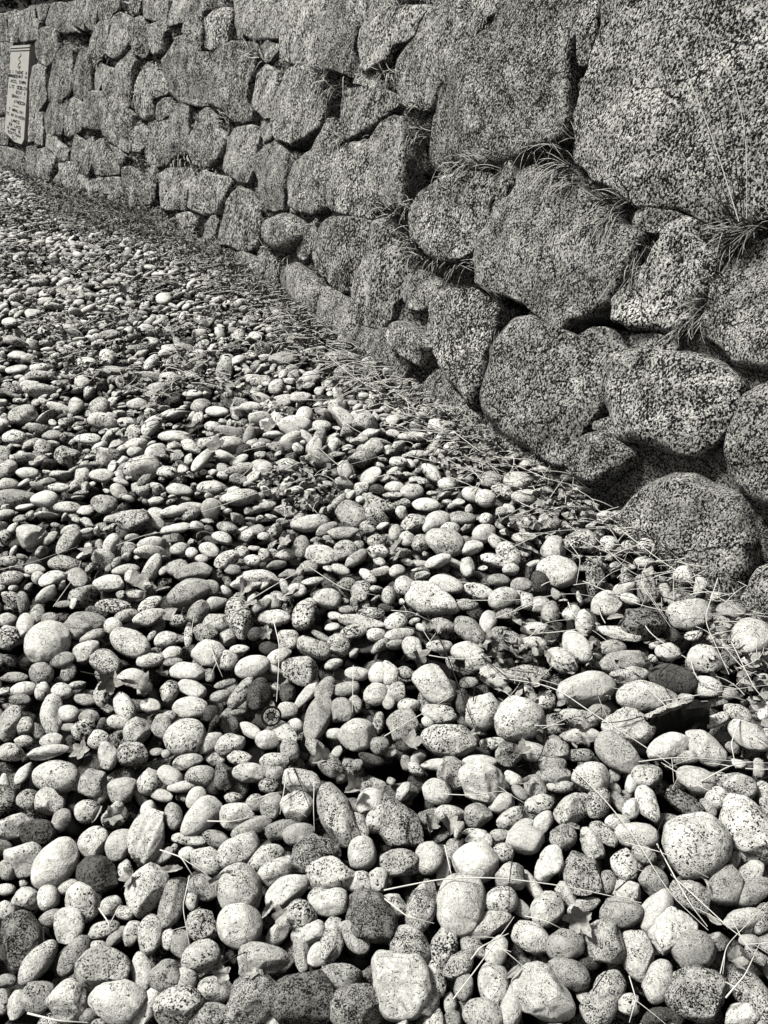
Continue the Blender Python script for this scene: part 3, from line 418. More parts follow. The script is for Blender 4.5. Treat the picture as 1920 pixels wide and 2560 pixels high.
def smooth_poly(P, n):
    m = len(P); L = np.linalg.norm(np.roll(P, -1, 0) - P, axis=1); t = np.concatenate([[0], np.cumsum(L)]); s = np.linspace(0, t[-1], n, endpoint=False)
    Q = np.stack([np.interp(s, t, np.append(P[:, k], P[0, k])) for k in range(P.shape[1])], 1)
    for _ in range(2): Q = (Q * 2 + np.roll(Q, 1, 0) + np.roll(Q, -1, 0)) / 4
    return Q
def wall_stone(px, k, idx, lab=None):
    px = px.copy(); far = px[:, 0].mean() < 400
    if not far: px[px[:, 1] <= 4, 1] = -110
    px[:, 0] = np.where((px[:, 0] <= 1) & far, -60, px[:, 0])
    c2 = px.mean(0); px = c2 + (px - c2) * (1.065 if c2[0] < 480 else (1.045 if c2[0] < 900 else 1.03))
    P3 = wall_pt(px[:, 0], px[:, 1]); P3[:, 2] = np.minimum(P3[:, 2], ZT + .05)
    size = math.sqrt(np.prod(np.ptp(P3 @ np.stack([np.cross([0, 0, 1], NH), [0, 0, 1]]).T, axis=0)))
    na = int(np.clip(size * 420, 90, 260)); nr = int(np.clip(size * 90, 18, 60))
    Q = smooth_poly(P3, na); c = Q.mean(0); ro = np.linalg.norm(Q - c, axis=1, keepdims=True); Q = c + (Q - c) * (1 + .011 / np.maximum(ro, .03)); r = np.random.default_rng(100 + idx)
    n = wn(np.array([c[1]]), np.array([c[2]]))[0]
    e1 = np.cross([0, 0, 1], n); e1 /= np.linalg.norm(e1); e2 = np.cross(n, e1)
    th = np.arange(na) / na * 6.283
    jit = sum(r.normal() * .009 / (j ** .5) * np.sin(j * th + r.uniform(0, 6.28)) for j in range(3, 26))
    Q = c + (Q - c) * (1 + jit)[:, None]
    vd = (CAM - c) / np.linalg.norm(CAM - c); fo = float(np.clip(abs(vd @ n) / .6, .3, 1))     # shallow relief where the wall is seen edge-on
    H = float(np.clip(size * .10, .012, .048)) * r.uniform(.8, 1.25) * fo
    if k == 'wedge': H = .10
    if k == 'ball': H = .10
    if k == 'proud': H = .085
    tilt = (r.normal() * .05 * fo, r.normal() * .05 * fo)
    rr = np.concatenate([[1.0], np.linspace(1, 0, nr + 1)[0:-1] ** .8])
    V = []
    base = c - n * .14
    for j, q in enumerate(rr):
        if j == 0: V.append(c + (Q - c) * .96 - n * .16); continue
        ring = c + (Q - c) * q
        h = H * (1 - q ** (3.0 if k == 'ball' else (5.0 if k == 'proud' else 13.0))) ** .5 + .003
        ring = ring + n * h + n * ((Q - c) * q @ e1 * tilt[0] + (Q - c) * q @ e2 * tilt[1])[:, None] * min(1, (1 - q) * 5)
        V.append(ring)
    V.append((c + n * (H + .004))[None]); V = np.vstack(V)
    d = waves(V, r, 26, 5 / max(size, .12), 90, (.008 + .010 * min(size, .6)) * fo, .75)
    d += .006 * fo * np.clip(waves(V, r, 16, 14, 60, 1), 0, 3)
    # a few chipped planes
    for _ in range(1):
        a = r.uniform(0, 6.28); pn = e1 * math.cos(a) + e2 * math.sin(a); pn = pn * .9 + n * .6; pn /= np.linalg.norm(pn)
        s = (V - c) @ pn; hh = np.quantile(s, r.uniform(.93, .985)); V = V - pn * (np.clip(s - hh, 0, None) * .45)[:, None]
    for _ in range(4):                                   # flat split faces
        a = r.uniform(0, 6.28); pn = n + (e1 * math.cos(a) + e2 * math.sin(a)) * r.uniform(.05, .28) * fo; pn /= np.linalg.norm(pn)
        s = (V[na:] - c) @ pn; hh = np.quantile(s, r.uniform(.72, .93)); V[na:] -= pn * (np.clip(s - hh, 0, None) * .85)[:, None]
    V[na:] += n * d[na:, None]; V[na:] += (e1 * .5) * waves(V[na:], r, 8, 20, 60, .004)[:, None]
    nrow = len(rr); F = []
    i = (np.arange(nrow - 1)[:, None] * na + np.arange(na)[None]).ravel(); i2 = (np.arange(nrow - 1)[:, None] * na + (np.arange(na)[None] + 1) % na).ravel()
    Fq = np.stack([i, i2, i2 + na, i + na], 1)
    cap = np.stack([(nrow - 1) * na + np.arange(na), (nrow - 1) * na + (np.arange(na) + 1) % na, np.full(na, nrow * na), np.full(na, nrow * na)], 1)
    cap[:, 3] = cap[:, 2]
    Ft = np.vstack([np.stack([Fq[:, 0], Fq[:, 1], Fq[:, 2]], 1), np.stack([Fq[:, 0], Fq[:, 2], Fq[:, 3]], 1), cap[:, :3]])
    # outline may run either way round: make the faces point out of the wall
    a, b, cc = V[Ft[-1]]
    if np.dot(np.cross(b - a, cc - a), n) < 0: Ft = Ft[:, ::-1]
    dist = float((c - CAM) @ F_)
    tone = {'light': .86}.get(k, r.uniform(.5, .70))
    o = mesh_np('stone', V, Ft, M_wall, dict(tone=tone, thr=r.uniform(.475, .505), grain=WGRAIN / min(dist, 10) * (dist / 2.5) ** .3 * r.uniform(.85, 1.35), seed=r.uniform(0, 50)), wall, origin=c)
    if lab: o['label'] = lab
    return o
WGRAIN = 380
WLAB = {46: 'paler smoother stone set high in the wall', 66: 'huge smooth slanting stone', 68: 'largest stone, at the top right of the wall', 85: 'rounded boulder low in the wall', 77: 'big round stone', 82: 'flat round disc-like boulder'}
lines = WS.strip().split('\n')
for idx, l in enumerate(lines):
    k, px = crop_px(l)
    kind = None
    if l.startswith('B 380,150'): kind = 'light'
    if l.startswith('Q 75,300'): kind = 'wedge'
    if l.startswith('D 900,570'): kind = 'ball'
    if l[:9] in ('H 420,520', 'Q 840,825', 'Q 990,485', 'H 900,840', 'Q 1510,80'): kind = 'proud'
    lab = {'B 380,150': 'paler smooth stone', 'Q 75,300': 'brick-shaped block sticking out of the wall foot', 'D 900,570': 'rounded boulder bulging from the wall foot',
           'H 420,520': 'broad round boulder low at the right', 'P 970,30': 'largest stone of the wall', 'P 620,0': 'huge slanting smooth stone', 'Q 480,400': 'big blunt stone below the dark hollow',
           'F 440,672': 'small flat brick-like filler stone'}.get(l.split(' ')[0] + ' ' + l.split(' ')[1])
    wall_stone(px, kind, idx, lab)

# ================================================================ MEMORIAL PLAQUE
def src(k, x, y): x0, y0, s = WC[k]; return x0 + x / s, y0 + y / s
cx4 = [(195, 300), (445, 285), (358, 1625), (98, 1500)]      # tl tr br bl in a 5.267x view of (0,60)
q = np.array([[a / 5.267, 60 + b / 5.267] for a, b in cx4]); C4 = wall_pt(q[:, 0], q[:, 1])
pn = np.cross(C4[1] - C4[0], C4[3] - C4[0]); pn /= np.linalg.norm(pn)
if pn @ (CAM - C4[0]) < 0: pn = -pn
C4 = C4 + pn * .045
def bil(a, b): return (C4[0] * (1 - a) + C4[1] * a) * (1 - b) + (C4[3] * (1 - a) + C4[2] * a) * b
def prism(outline, n, th):
    P = np.array(outline); m = len(P); V = np.vstack([P, P - n * th]); F = []
    bmx = bmesh.new(); vs = [bmx.verts.new(v) for v in V]
    bmx.faces.new(vs[:m]); bmx.faces.new(vs[m:][::-1])
    for a in range(m): bmx.faces.new((vs[a], vs[(a + 1) % m], vs[m + (a + 1) % m], vs[m + a]))
    return bmx
def bm_obj(name, bmx, mat, parent=None):
    bmesh.ops.recalc_face_normals(bmx, faces=bmx.faces); me = bpy.data.meshes.new(name); bmx.to_mesh(me); bmx.free(); me.materials.append(mat)
    o = bpy.data.objects.new(name, me); S.collection.objects.link(o)
    if parent: o.parent = parent; o.location = -parent.location
    return o
pl = empty('memorial_plaque', C4[3]); tag(pl, 'tall pale memorial plaque with rows of dark lettering, set in the wall', 'plaque')
bmx = prism([bil(0, 0), bil(1, 0), bil(1, .93), bil(.9, .99), bil(.55, 1.0), bil(.3, .97), bil(0, .94)], pn, .14)
bmesh.ops.bevel(bmx, geom=bmx.edges[:], offset=.006, segments=2, affect='EDGES'); bm_obj('slab', bmx, M_plaque, pl)
def strokes(segs, wdt, name):
    bmx = bmesh.new()
    for (a0, b0, a1, b1) in segs:
        p, q_ = bil(a0, b0) + pn * .0015, bil(a1, b1) + pn * .0015; t = q_ - p; t /= np.linalg.norm(t) + 1e-9; s = np.cross(t, pn) * wdt / 2
        vs = [bmx.verts.new(x) for x in (p + s, q_ + s, q_ - s, p - s)]; ft = bmx.faces.new(vs)
        ex = bmesh.ops.extrude_face_region(bmx, geom=[ft]); bmesh.ops.translate(bmx, verts=[g for g in ex['geom'] if isinstance(g, bmesh.types.BMVert)], vec=Vector(pn * .002))
    return bm_obj(name, bmx, M_ink, pl)
tr = np.random.default_rng(5); segs = []
rows = [(.272, 0.02, .98), (.315, .02, .99), (.368, .14, .97), (.425, .1, .34), (.425, .5, .98), (.475, .38, .97), (.522, .26, .96), (.575, .4, .98),
        (.667, .16, .92), (.722, .03, .99), (.778, .33, .78), (.828, .22, .82), (.872, .16, .86), (.916, .2, .84), (.957, .43, .66)]
GL = [((0, 0, 0, 1), (1, 0, 1, 1), (0, .5, 1, .5)), ((0, 0, 0, 1), (0, 0, 1, 0), (0, .5, .8, .5), (0, 1, 1, 1)), ((0, 1, .5, 0), (.5, 0, 1, 1), (.25, .6, .75, .6)),
      ((0, 0, 0, 1), (0, 0, 1, 1), (1, 0, 1, 1)), ((0, 0, 0, 1), (1, 0, 1, 1), (0, 0, 1, 0), (0, 1, 1, 1)), ((.5, 0, .5, 1),), ((0, 0, 0, 1), (0, 1, 1, 1)), ((0, 0, 1, 0), (.5, 0, .5, 1)),
      ((0, 0, 0, 1), (0, 0, 1, .1), (1, .1, .9, .5), (.9, .5, 0, .5), (.3, .5, 1, 1)), ((1, 0, 0, .1), (0, .1, 0, .9), (0, .9, 1, 1))]
for (b, a0, a1) in rows:
    a = a0; segs = []
    while a < a1 - .05:
        wl = tr.uniform(.045, .07)
        if tr.random() > .12:
            for g in GL[tr.integers(len(GL))]: segs.append((a + g[0] * wl, b - .014 + g[1] * .028, a + g[2] * wl, b - .014 + g[3] * .028))
        a += wl + .028
    if segs: strokes(segs, .0075, 'text_line')
segs = [(.36, .622, .48, .622), (.52, .622, .64, .622)]
strokes(segs, .0075, 'dash_line'); strokes([(0, .032, 1, .028), (0, .058, 1, .056)], .009, 'border_lines')
t = np.linspace(0, 1, 22); ex = .53 + .07 * np.sin(t * 14) * (1 - t * .3); ey = .085 + t * .145
strokes([(ex[j], ey[j], ex[j + 1], ey[j + 1]) for j in range(21)] + [(.45, .21, .53, .235), (.53, .235, .6, .21)], .008, 'emblem')

# ================================================================ PEBBLES
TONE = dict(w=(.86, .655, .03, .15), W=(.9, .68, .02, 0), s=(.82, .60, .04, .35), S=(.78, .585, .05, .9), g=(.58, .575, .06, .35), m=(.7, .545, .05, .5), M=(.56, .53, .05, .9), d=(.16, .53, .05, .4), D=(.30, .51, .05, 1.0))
peb = []
for ck, txt in TR.items():
    x0, y0 = CROPS[ck]
    for e in txt.split(';'):
        f = e.split(); a, b = 1.09 * float(f[2]) / SC, 1.09 * float(f[3]) / SC
        peb.append(dict(u=x0 + float(f[0]) / SC, v=y0 + float(f[1]) / SC, a=a, b=b, ang=math.radians(float(f[4])), t=f[5], A=a * b, crop=ck, cx=float(f[0]), cy=float(f[1])))
def J_at(p):
    e = 1e-3; u0, v0, _ = proj(p[None])
    cols = []
    for k in range(3):
        q_ = p.copy(); q_[k] += e; u1, v1, _ = proj(q_[None]); cols.append([(u1[0] - u0[0]) / e, -(v1[0] - v0[0]) / e])
    return np.array(cols).T
def pebble_matrix(P, zc):
    p = ground_pt(np.array([P['u']]), np.array([P['v']]), zc)[0]; J = J_at(p); Jh, jz = J[:, :2], J[:, 2]
    c, s = math.cos(P['ang']), math.sin(P['ang']); Rm = np.array([[c, -s], [s, c]]); Sg = Rm @ np.diag([P['a'] ** 2, P['b'] ** 2]) @ Rm.T
    T2 = .5 / (jz @ np.linalg.inv(Sg) @ jz); mpp = proj(p[None])[2][0] / FPX
    T = min(math.sqrt(T2), .8 * P['b'] * mpp); Ji = np.linalg.inv(Jh); Hh = Ji @ (Sg - T * T * np.outer(jz, jz)) @ Ji.T
    wv, Q = np.linalg.eigh(Hh); wv = np.clip(wv, 1e-6, None)
    M = np.zeros((3, 3)); M[:2, :2] = Q @ np.diag(np.sqrt(wv)) @ Q.T; M[2, 2] = T
    return p, M, T
for P in peb:
    z = .02
    for _ in range(3): p, M, T = pebble_matrix(P, z); z = .012 + T * .55
    P.update(p=p, M=M, T=T)
order = sorted(range(len(peb)), key=lambda j: -peb[j]['A']); NIND = 296
for j, P in enumerate(peb): P['lm'] = None
for (ck, x, y, nm) in LM:
    best = min(peb, key=lambda P: (P['crop'] != ck) * 1e9 + (P['cx'] - x) ** 2 + (P['cy'] - y) ** 2); best['lm'] = nm
ind = [peb[j] for j in order[:NIND]]; rest = [peb[j] for j in order[NIND:]]
for P in peb:
    if P['lm'] and not any(P is q_ for q_ in ind): ind.append(P); rest = [r for r in rest if r is not P]
lms = [P for P in ind if P['lm']]
ADJ = dict(w='smooth white', W='bright white', s='pale speckled', S='pale angular', g='plain grey', m='mottled grey', M='rough mottled', d='dark', D='dark angular')
for P in ind:
    if P['lm']:
        P['label'] = P['lm'][4:] + (' among smaller pebbles' if len(P['lm'].split()) < 6 else ''); continue
    L = min(lms, key=lambda q_: math.hypot(q_['u'] - P['u'], q_['v'] - P['v'])); dx, dy = P['u'] - L['u'], P['v'] - L['v']
    sec = int(((math.degrees(math.atan2(-dy, dx)) + 22.5) % 360) // 45); P['key'] = (id(L), sec); P['L'] = L; P['dist'] = math.hypot(dx, dy)
SEC = ['right of', 'above and right of', 'above', 'above and left of', 'left of', 'below and left of', 'below', 'below and right of']
ORD = ['nearest', 'second', 'third', 'fourth', 'fifth', 'sixth', 'seventh', 'eighth', 'ninth', 'tenth']
from collections import defaultdict
gr_ = defaultdict(list)
for P in ind:
    if not P['lm']: gr_[P['key']].append(P)
for ks, lst in gr_.items():
    lst.sort(key=lambda q_: q_['dist'])
    for n_, P in enumerate(lst):
        asp = P['a'] / P['b']; shp = 'round' if asp < 1.2 else ('oval' if asp < 1.65 else 'long'); sz = 'big ' if P['A'] > 2300 else ('' if P['A'] > 1000 else 'small ')
        if P['t'] in 'SMD' and shp == 'round': shp = 'chunky'
        o_ = '' if len(lst) == 1 else ', %s of those' % ORD[n_]
        P['label'] = '%s%s %s pebble%s %s %s' % (sz, ADJ[P['t']], shp, o_, SEC[ks[1]], P['L']['lm'])
        w_ = P['label'].split()
        if len(w_) > 16: P['label'] = P['label'].replace(' and ', ' ')
        w_ = P['label'].split()
        if len(w_) > 16: P['label'] = P['label'].replace('of those ', '')
PG = 420
def tone_attrs(t, r, dist, n):
    tn, th, j, an = TONE[t]
    g = (520 if t in 'gdw' else 420) / max(1.2, min(dist, 5)) * r.uniform(.65, 1.5)
    return dict(tone=min(.9, tn * r.uniform(.88, 1.08)), thr=th + r.uniform(-.025, .03), grain=g, seed=r.uniform(0, 60))
batchV, batchF, batchA = [], [], []; nb = 0
def add_batch(V, F, at):
    global nb
    batchV.append(V); batchF.append(F + nb); nb += len(V)
    batchA.append(np.array([[at['tone'], at['thr'], at['grain'], at['seed']]] * len(V), np.float32))
for j, P in enumerate(ind):
    r = np.random.default_rng(1000 + j); V, F = ICO[5 if P['A'] > 2600 else 4]; an = min(1, TONE[P['t']][3] + r.choice([0, .15, .25, .45]))
    Vp = pebble_shape(V, r, an) @ P['M'].T; dist = float((P['p'] - CAM) @ F_)
    o = mesh_np('pebble', Vp + P['p'], F, M_peb, tone_attrs(P['t'], r, dist, len(V)), origin=P['p'])
    tag(o, P['label'], 'pebble', 'pebbles and cobbles lying on the bed')
for j, P in enumerate(rest):
    r = np.random.default_rng(3000 + j); V, F = ICO[4 if P['A'] > 500 else 3]
    add_batch(pebble_shape(V, r, TONE[P['t']][3]) @ P['M'].T + P['p'], F, tone_attrs(P['t'], r, float((P['p'] - CAM) @ F_), 0))
# ---- the countless rest of the bed
TU = np.array([P['u'] for P in peb]); TV = np.array([P['v'] for P in peb]); TA = np.array([P['a'] for P in peb]); TB = np.array([P['b'] for P in peb]); TG = np.array([P['ang'] for P in peb])
def clear_of_traced(p, rad, k=.6):
    u_, v_, d_ = proj(p); rp = rad * FPX / d_
    out = np.ones(len(p), bool)
    for s in range(0, len(p), 4000):
        du = u_[s:s + 4000, None] - TU; dv = -(v_[s:s + 4000, None] - TV); c, sn = np.cos(TG), np.sin(TG)
        x = (du * c + dv * sn) / (TA + rp[s:s + 4000, None] * k); y = (-du * sn + dv * c) / (TB + rp[s:s + 4000, None] * k)
        out[s:s + 4000] = ((x * x + y * y) > 1).all(1)
    return out
def bed_candidates(n):
    y = .05 + 13.5 * rng.random(n) ** 1.15; xr = wx(y, 0 * y) + .12; span = 1.6 + np.clip(.62 * y, 0, 7) * .9
    left = np.minimum(-1.5, -.56 * y - 1.1)
    left = np.maximum(left, xr - 6.5)
    return np.stack([left + (xr - left) * rng.random(n), y, np.zeros(n)], 1)
def throw(P, R, gap, cell=.12):
    g = defaultdict(list); keep = []
    for i_ in range(len(P)):
        x, y, rr = P[i_, 0], P[i_, 1], R[i_]; cx, cy = int(x // cell), int(y // cell); ok = True
        for a in (cx - 1, cx, cx + 1):
            for b in (cy - 1, cy, cy + 1):
                for (qx, qy, qr) in g.get((a, b), ()):
                    if (x - qx) ** 2 + (y - qy) ** 2 < (gap * (rr + qr)) ** 2: ok = False; break
                if not ok: break
            if not ok: break
        if ok: g[(cx, cy)].append((x, y, rr)); keep.append(i_)
    return keep
# under layer, then the visible layer from large to small
allp = []
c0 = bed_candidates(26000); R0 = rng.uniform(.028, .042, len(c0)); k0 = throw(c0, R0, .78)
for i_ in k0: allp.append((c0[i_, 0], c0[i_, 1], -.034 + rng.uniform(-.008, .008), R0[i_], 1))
c1 = bed_candidates(60000); nearf = np.clip((c1[:, 1] - 2.2) / 2.5, 0, 1)
R1 = np.concatenate([rng.uniform(.038, .066, 5000), rng.uniform(.027, .042, 14000), rng.uniform(.013, .027, 41000)])
R1 *= np.where(c1[:, 1] > 3.2, np.interp(c1[:, 1], [3.2, 5], [1, .82]), 1); mk = clear_of_traced(c1, R1); mk &= ~((R1 > .034) & (c1[:, 1] < 2.6) & (rng.random(len(R1)) < .75))
c1, R1 = c1[mk], R1[mk]; k1 = throw(c1, R1, .80)
for i_ in k1: allp.append((c1[i_, 0], c1[i_, 1], .004 + rng.uniform(-.01, .014) * (R1[i_] / .03), R1[i_], 0))
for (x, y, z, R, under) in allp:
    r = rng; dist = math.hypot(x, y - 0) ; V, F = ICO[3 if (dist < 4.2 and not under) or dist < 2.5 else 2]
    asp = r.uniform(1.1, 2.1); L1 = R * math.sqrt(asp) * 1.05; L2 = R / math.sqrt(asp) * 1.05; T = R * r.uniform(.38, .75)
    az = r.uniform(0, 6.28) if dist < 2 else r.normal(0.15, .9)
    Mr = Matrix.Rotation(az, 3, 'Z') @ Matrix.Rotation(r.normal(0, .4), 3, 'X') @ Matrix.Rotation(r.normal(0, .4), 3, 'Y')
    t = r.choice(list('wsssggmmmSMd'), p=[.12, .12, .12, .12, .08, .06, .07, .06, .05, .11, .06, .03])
    if under: t = r.choice(list('MDd'))  # under layer darkened: shade of the gaps put into its stone colours
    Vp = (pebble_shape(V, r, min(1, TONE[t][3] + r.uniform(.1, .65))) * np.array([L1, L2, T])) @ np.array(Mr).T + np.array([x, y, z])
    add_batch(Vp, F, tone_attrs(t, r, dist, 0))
BA = np.vstack(batchA)
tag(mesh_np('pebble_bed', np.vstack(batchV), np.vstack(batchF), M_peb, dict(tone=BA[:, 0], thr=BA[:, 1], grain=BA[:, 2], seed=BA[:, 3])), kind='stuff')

# ================================================================ STEMS, GRASS, LEAVES
def tube(path, r0, r1, sides=4):
    P = np.asarray(path, float); n = len(P); T = np.gradient(P, axis=0); T /= np.linalg.norm(T, axis=1, keepdims=True) + 1e-9
    ref = np.array([.31, .22, .92]); A = np.cross(T, ref); A /= np.linalg.norm(A, axis=1, keepdims=True) + 1e-9; B = np.cross(T, A)
    rad = np.linspace(r0, r1, n)[:, None, None]; th = np.arange(sides) / sides * 6.283
    V = P[:, None] + rad * (A[:, None] * np.cos(th)[None, :, None] + B[:, None] * np.sin(th)[None, :, None]); V = V.reshape(-1, 3)
    i = (np.arange(n - 1)[:, None] * sides + np.arange(sides)).ravel(); i2 = (np.arange(n - 1)[:, None] * sides + (np.arange(sides) + 1) % sides).ravel()
    return V, np.stack([i, i2, i2 + sides, i + sides], 1)
class Strands:
    def __init__(s): s.V, s.F, s.n = [], [], 0
    def add(s, path, r0, r1, sides=3):
        V, F = tube(path, r0, r1, sides); s.V.append(V); s.F.append(F + s.n); s.n += len(V)
    def build(s, name, mat, origin=None, parent=None): return mesh_np(name, np.vstack(s.V), np.vstack(s.F), mat, None, parent, True, origin)
def spline(P, n):
    P = np.asarray(P, float); t = np.linspace(0, len(P) - 1, n); Q = np.stack([np.interp(t, np.arange(len(P)), P[:, k]) for k in range(P.shape[1])], 1)
    for _ in range(n // 5): Q[1:-1] = (Q[:-2] + 2 * Q[1:-1] + Q[2:]) / 4
    return Q
def where(u, v):
    L = min(lms, key=lambda q_: math.hypot(q_['u'] - u, q_['v'] - v)); dx, dy = u - L['u'], v - L['v']
    if math.hypot(dx, dy) < 1.1 * L['a']: return 'across ' + L['lm']
    return SEC[int(((math.degrees(math.atan2(-dy, dx)) + 22.5) % 360) // 45)] + ' ' + L['lm']
sr = np.random.default_rng(11); used = {}
def uniq(lab):
    k = lab
    for alt in ('', ' thin', ' short', ' faint', ' crooked', ' slender', ' brittle', ' frail'):
        k = (lab if not alt else lab.replace('dry', 'dry' + alt, 1) if 'dry' in lab else lab.replace('dead', 'dead' + alt, 1))
        if k not in used: break
    used[k] = 1; return k
for ck, txt in STEMS.items():
    x0, y0 = CROPS[ck]
    for e in txt.split('|'):
        P = np.array([[float(c) for c in q_.split(',')] for q_ in e.split()]); P = np.stack([x0 + P[:, 0] / SC, y0 + P[:, 1] / SC], 1)
        L = np.linalg.norm(np.diff(P, axis=0), axis=1).sum(); Q = spline(P, 26); Q += waves(np.c_[Q, 0 * Q[:, :1]], sr, 4, .01, .06, 2.5)[:, None] * np.array([.5, 1])
        hz = .055 + .02 * np.sin(np.linspace(0, 3.14, 26)) + waves(np.c_[Q, 0 * Q[:, :1]], sr, 4, .01, .05, .004)
        Q3 = ground_pt(Q[:, 0], Q[:, 1], hz); Q3[:, 0] = np.minimum(Q3[:, 0], wx(Q3[:, 1], hz) - .02)
        pale = sr.random() < .72 or '250,480 500' in e; st = Strands(); rr = sr.uniform(.0011, .002) * (1.5 if '340,800' in e else .78)
        st.add(Q3, rr * 1.25, rr * .6, 5)
        for _ in range(sr.integers(0, 3)):
            i0 = sr.integers(5, 20); dv = sr.normal(0, 1, 3) * [1, 1, .4]; dv /= np.linalg.norm(dv); l = sr.uniform(.03, .09)
            st.add([Q3[i0] + dv * l * s_ + [0, 0, -.008 * s_ ** 2] for s_ in np.linspace(0, 1, 6)], rr * .8, rr * .4, 4)
        mid = P[len(P) // 2]
        o = st.build('dry_stem' if pale else 'twig', M_straw if pale else M_twig, origin=Q3[13])
        kind = ('long ' if L > 420 else '') + ('pale dry grass stem' if pale else 'dark dry twig')
        tag(o, ' '.join(uniq(kind + ' lying ' + where(*mid)).split()[:16]), 'stem' if pale else 'twig', 'dry stems and twigs strewn over the pebbles')
# fine litter nobody could count
lt = Strands(); ltd = Strands()
def clump(x, y): return float(np.sin(x * 5.1 + 1.3 * np.sin(y * 3.7)) * np.sin(y * 4.3 + 2.1 * np.sin(x * 2.9 + 1)))
for _ in range(8500):
    near = sr.random()
    if near < .06: y = sr.uniform(1.5, 3); x = wx(y, 0) - abs(sr.normal(0, .25)) - .02
    elif near < .36: y = sr.uniform(1.5, 9); x = wx(y, 0) - abs(sr.normal(0, .22)) - .02
    else: y = sr.uniform(.9, 10); x = wx(y, 0) - sr.uniform(0, .75) * (1.2 + .3 * y)
    if near < .36 and y < 3.2 and sr.random() < .55: continue
    if near >= .36 and (clump(x, y) < .05 or (y < 3 and sr.random() < .75)): continue
    a = sr.normal(.2, .9) if near < .62 else sr.uniform(0, 3.14); l = sr.uniform(.04, .20); z0 = .035 + sr.uniform(-.012, .03); bend = sr.normal(0, .35); dz = sr.normal(0, .12)
    s_ = np.linspace(-.5, .5, 8); pth = np.stack([x + l * s_ * math.cos(a) - bend * l * s_ ** 2 * math.sin(a), y + l * s_ * math.sin(a) + bend * l * s_ ** 2 * math.cos(a), z0 + dz * l * s_ + .02 * (.25 - s_ ** 2)], 1)
    pth[:, 0] = np.minimum(pth[:, 0], wx(pth[:, 1], pth[:, 2]) - .01)
    rad = sr.uniform(.0007, .0014) * (1 + y * .3); (lt if sr.random() < .47 else ltd).add(pth, rad, rad * .6, 3)
LV, LF, ln = [], [], 0
for _ in range(22000):
    y = sr.uniform(.8, 10.5); x = wx(y, 0) - (abs(sr.normal(0, .3)) if sr.random() < .3 else sr.uniform(0, .8) * (1.2 + .3 * y)) - .03
    if clump(x, y) < .0 + (.35 if y < 3 else 0): continue
    s = sr.uniform(.006, .02) * (1 + .1 * y); az = sr.uniform(0, 6.28); cu = sr.normal(0, .9)
    q_ = np.array([[-1, 0, 0], [-.4, .5, cu * .3], [.4, .45, cu * .2], [1, 0, cu * .6], [.4, -.45, 0], [-.3, -.5, cu * .4]]) * s; Mz = np.array(Matrix.Rotation(az, 3, 'Z') @ Matrix.Rotation(sr.normal(0, .7), 3, 'X') @ Matrix.Rotation(sr.normal(0, .5), 3, 'Y'))
    LV.append(q_ @ Mz.T + [x, y, .034 + sr.uniform(-.01, .02)]); LF.append(np.array([[0, 1, 5], [1, 4, 5], [1, 2, 4], [2, 3, 4]]) + ln); ln += 6
h_ = len(LV) * 72 // 100
def frag(nm, A, Fx, mt):
    Fx = np.vstack(Fx); tag(mesh_np(nm, np.vstack(A), Fx - Fx.min(), mt, smooth=False), kind='stuff')
frag('leaf_litter', LV[:h_], LF[:h_], M_leaf); frag('rotted_leaf_litter', LV[h_:], LF[h_:], M_twig)
tag(lt.build('straw_litter', M_straw), kind='stuff'); tag(ltd.build('twig_litter', M_twig), kind='stuff')

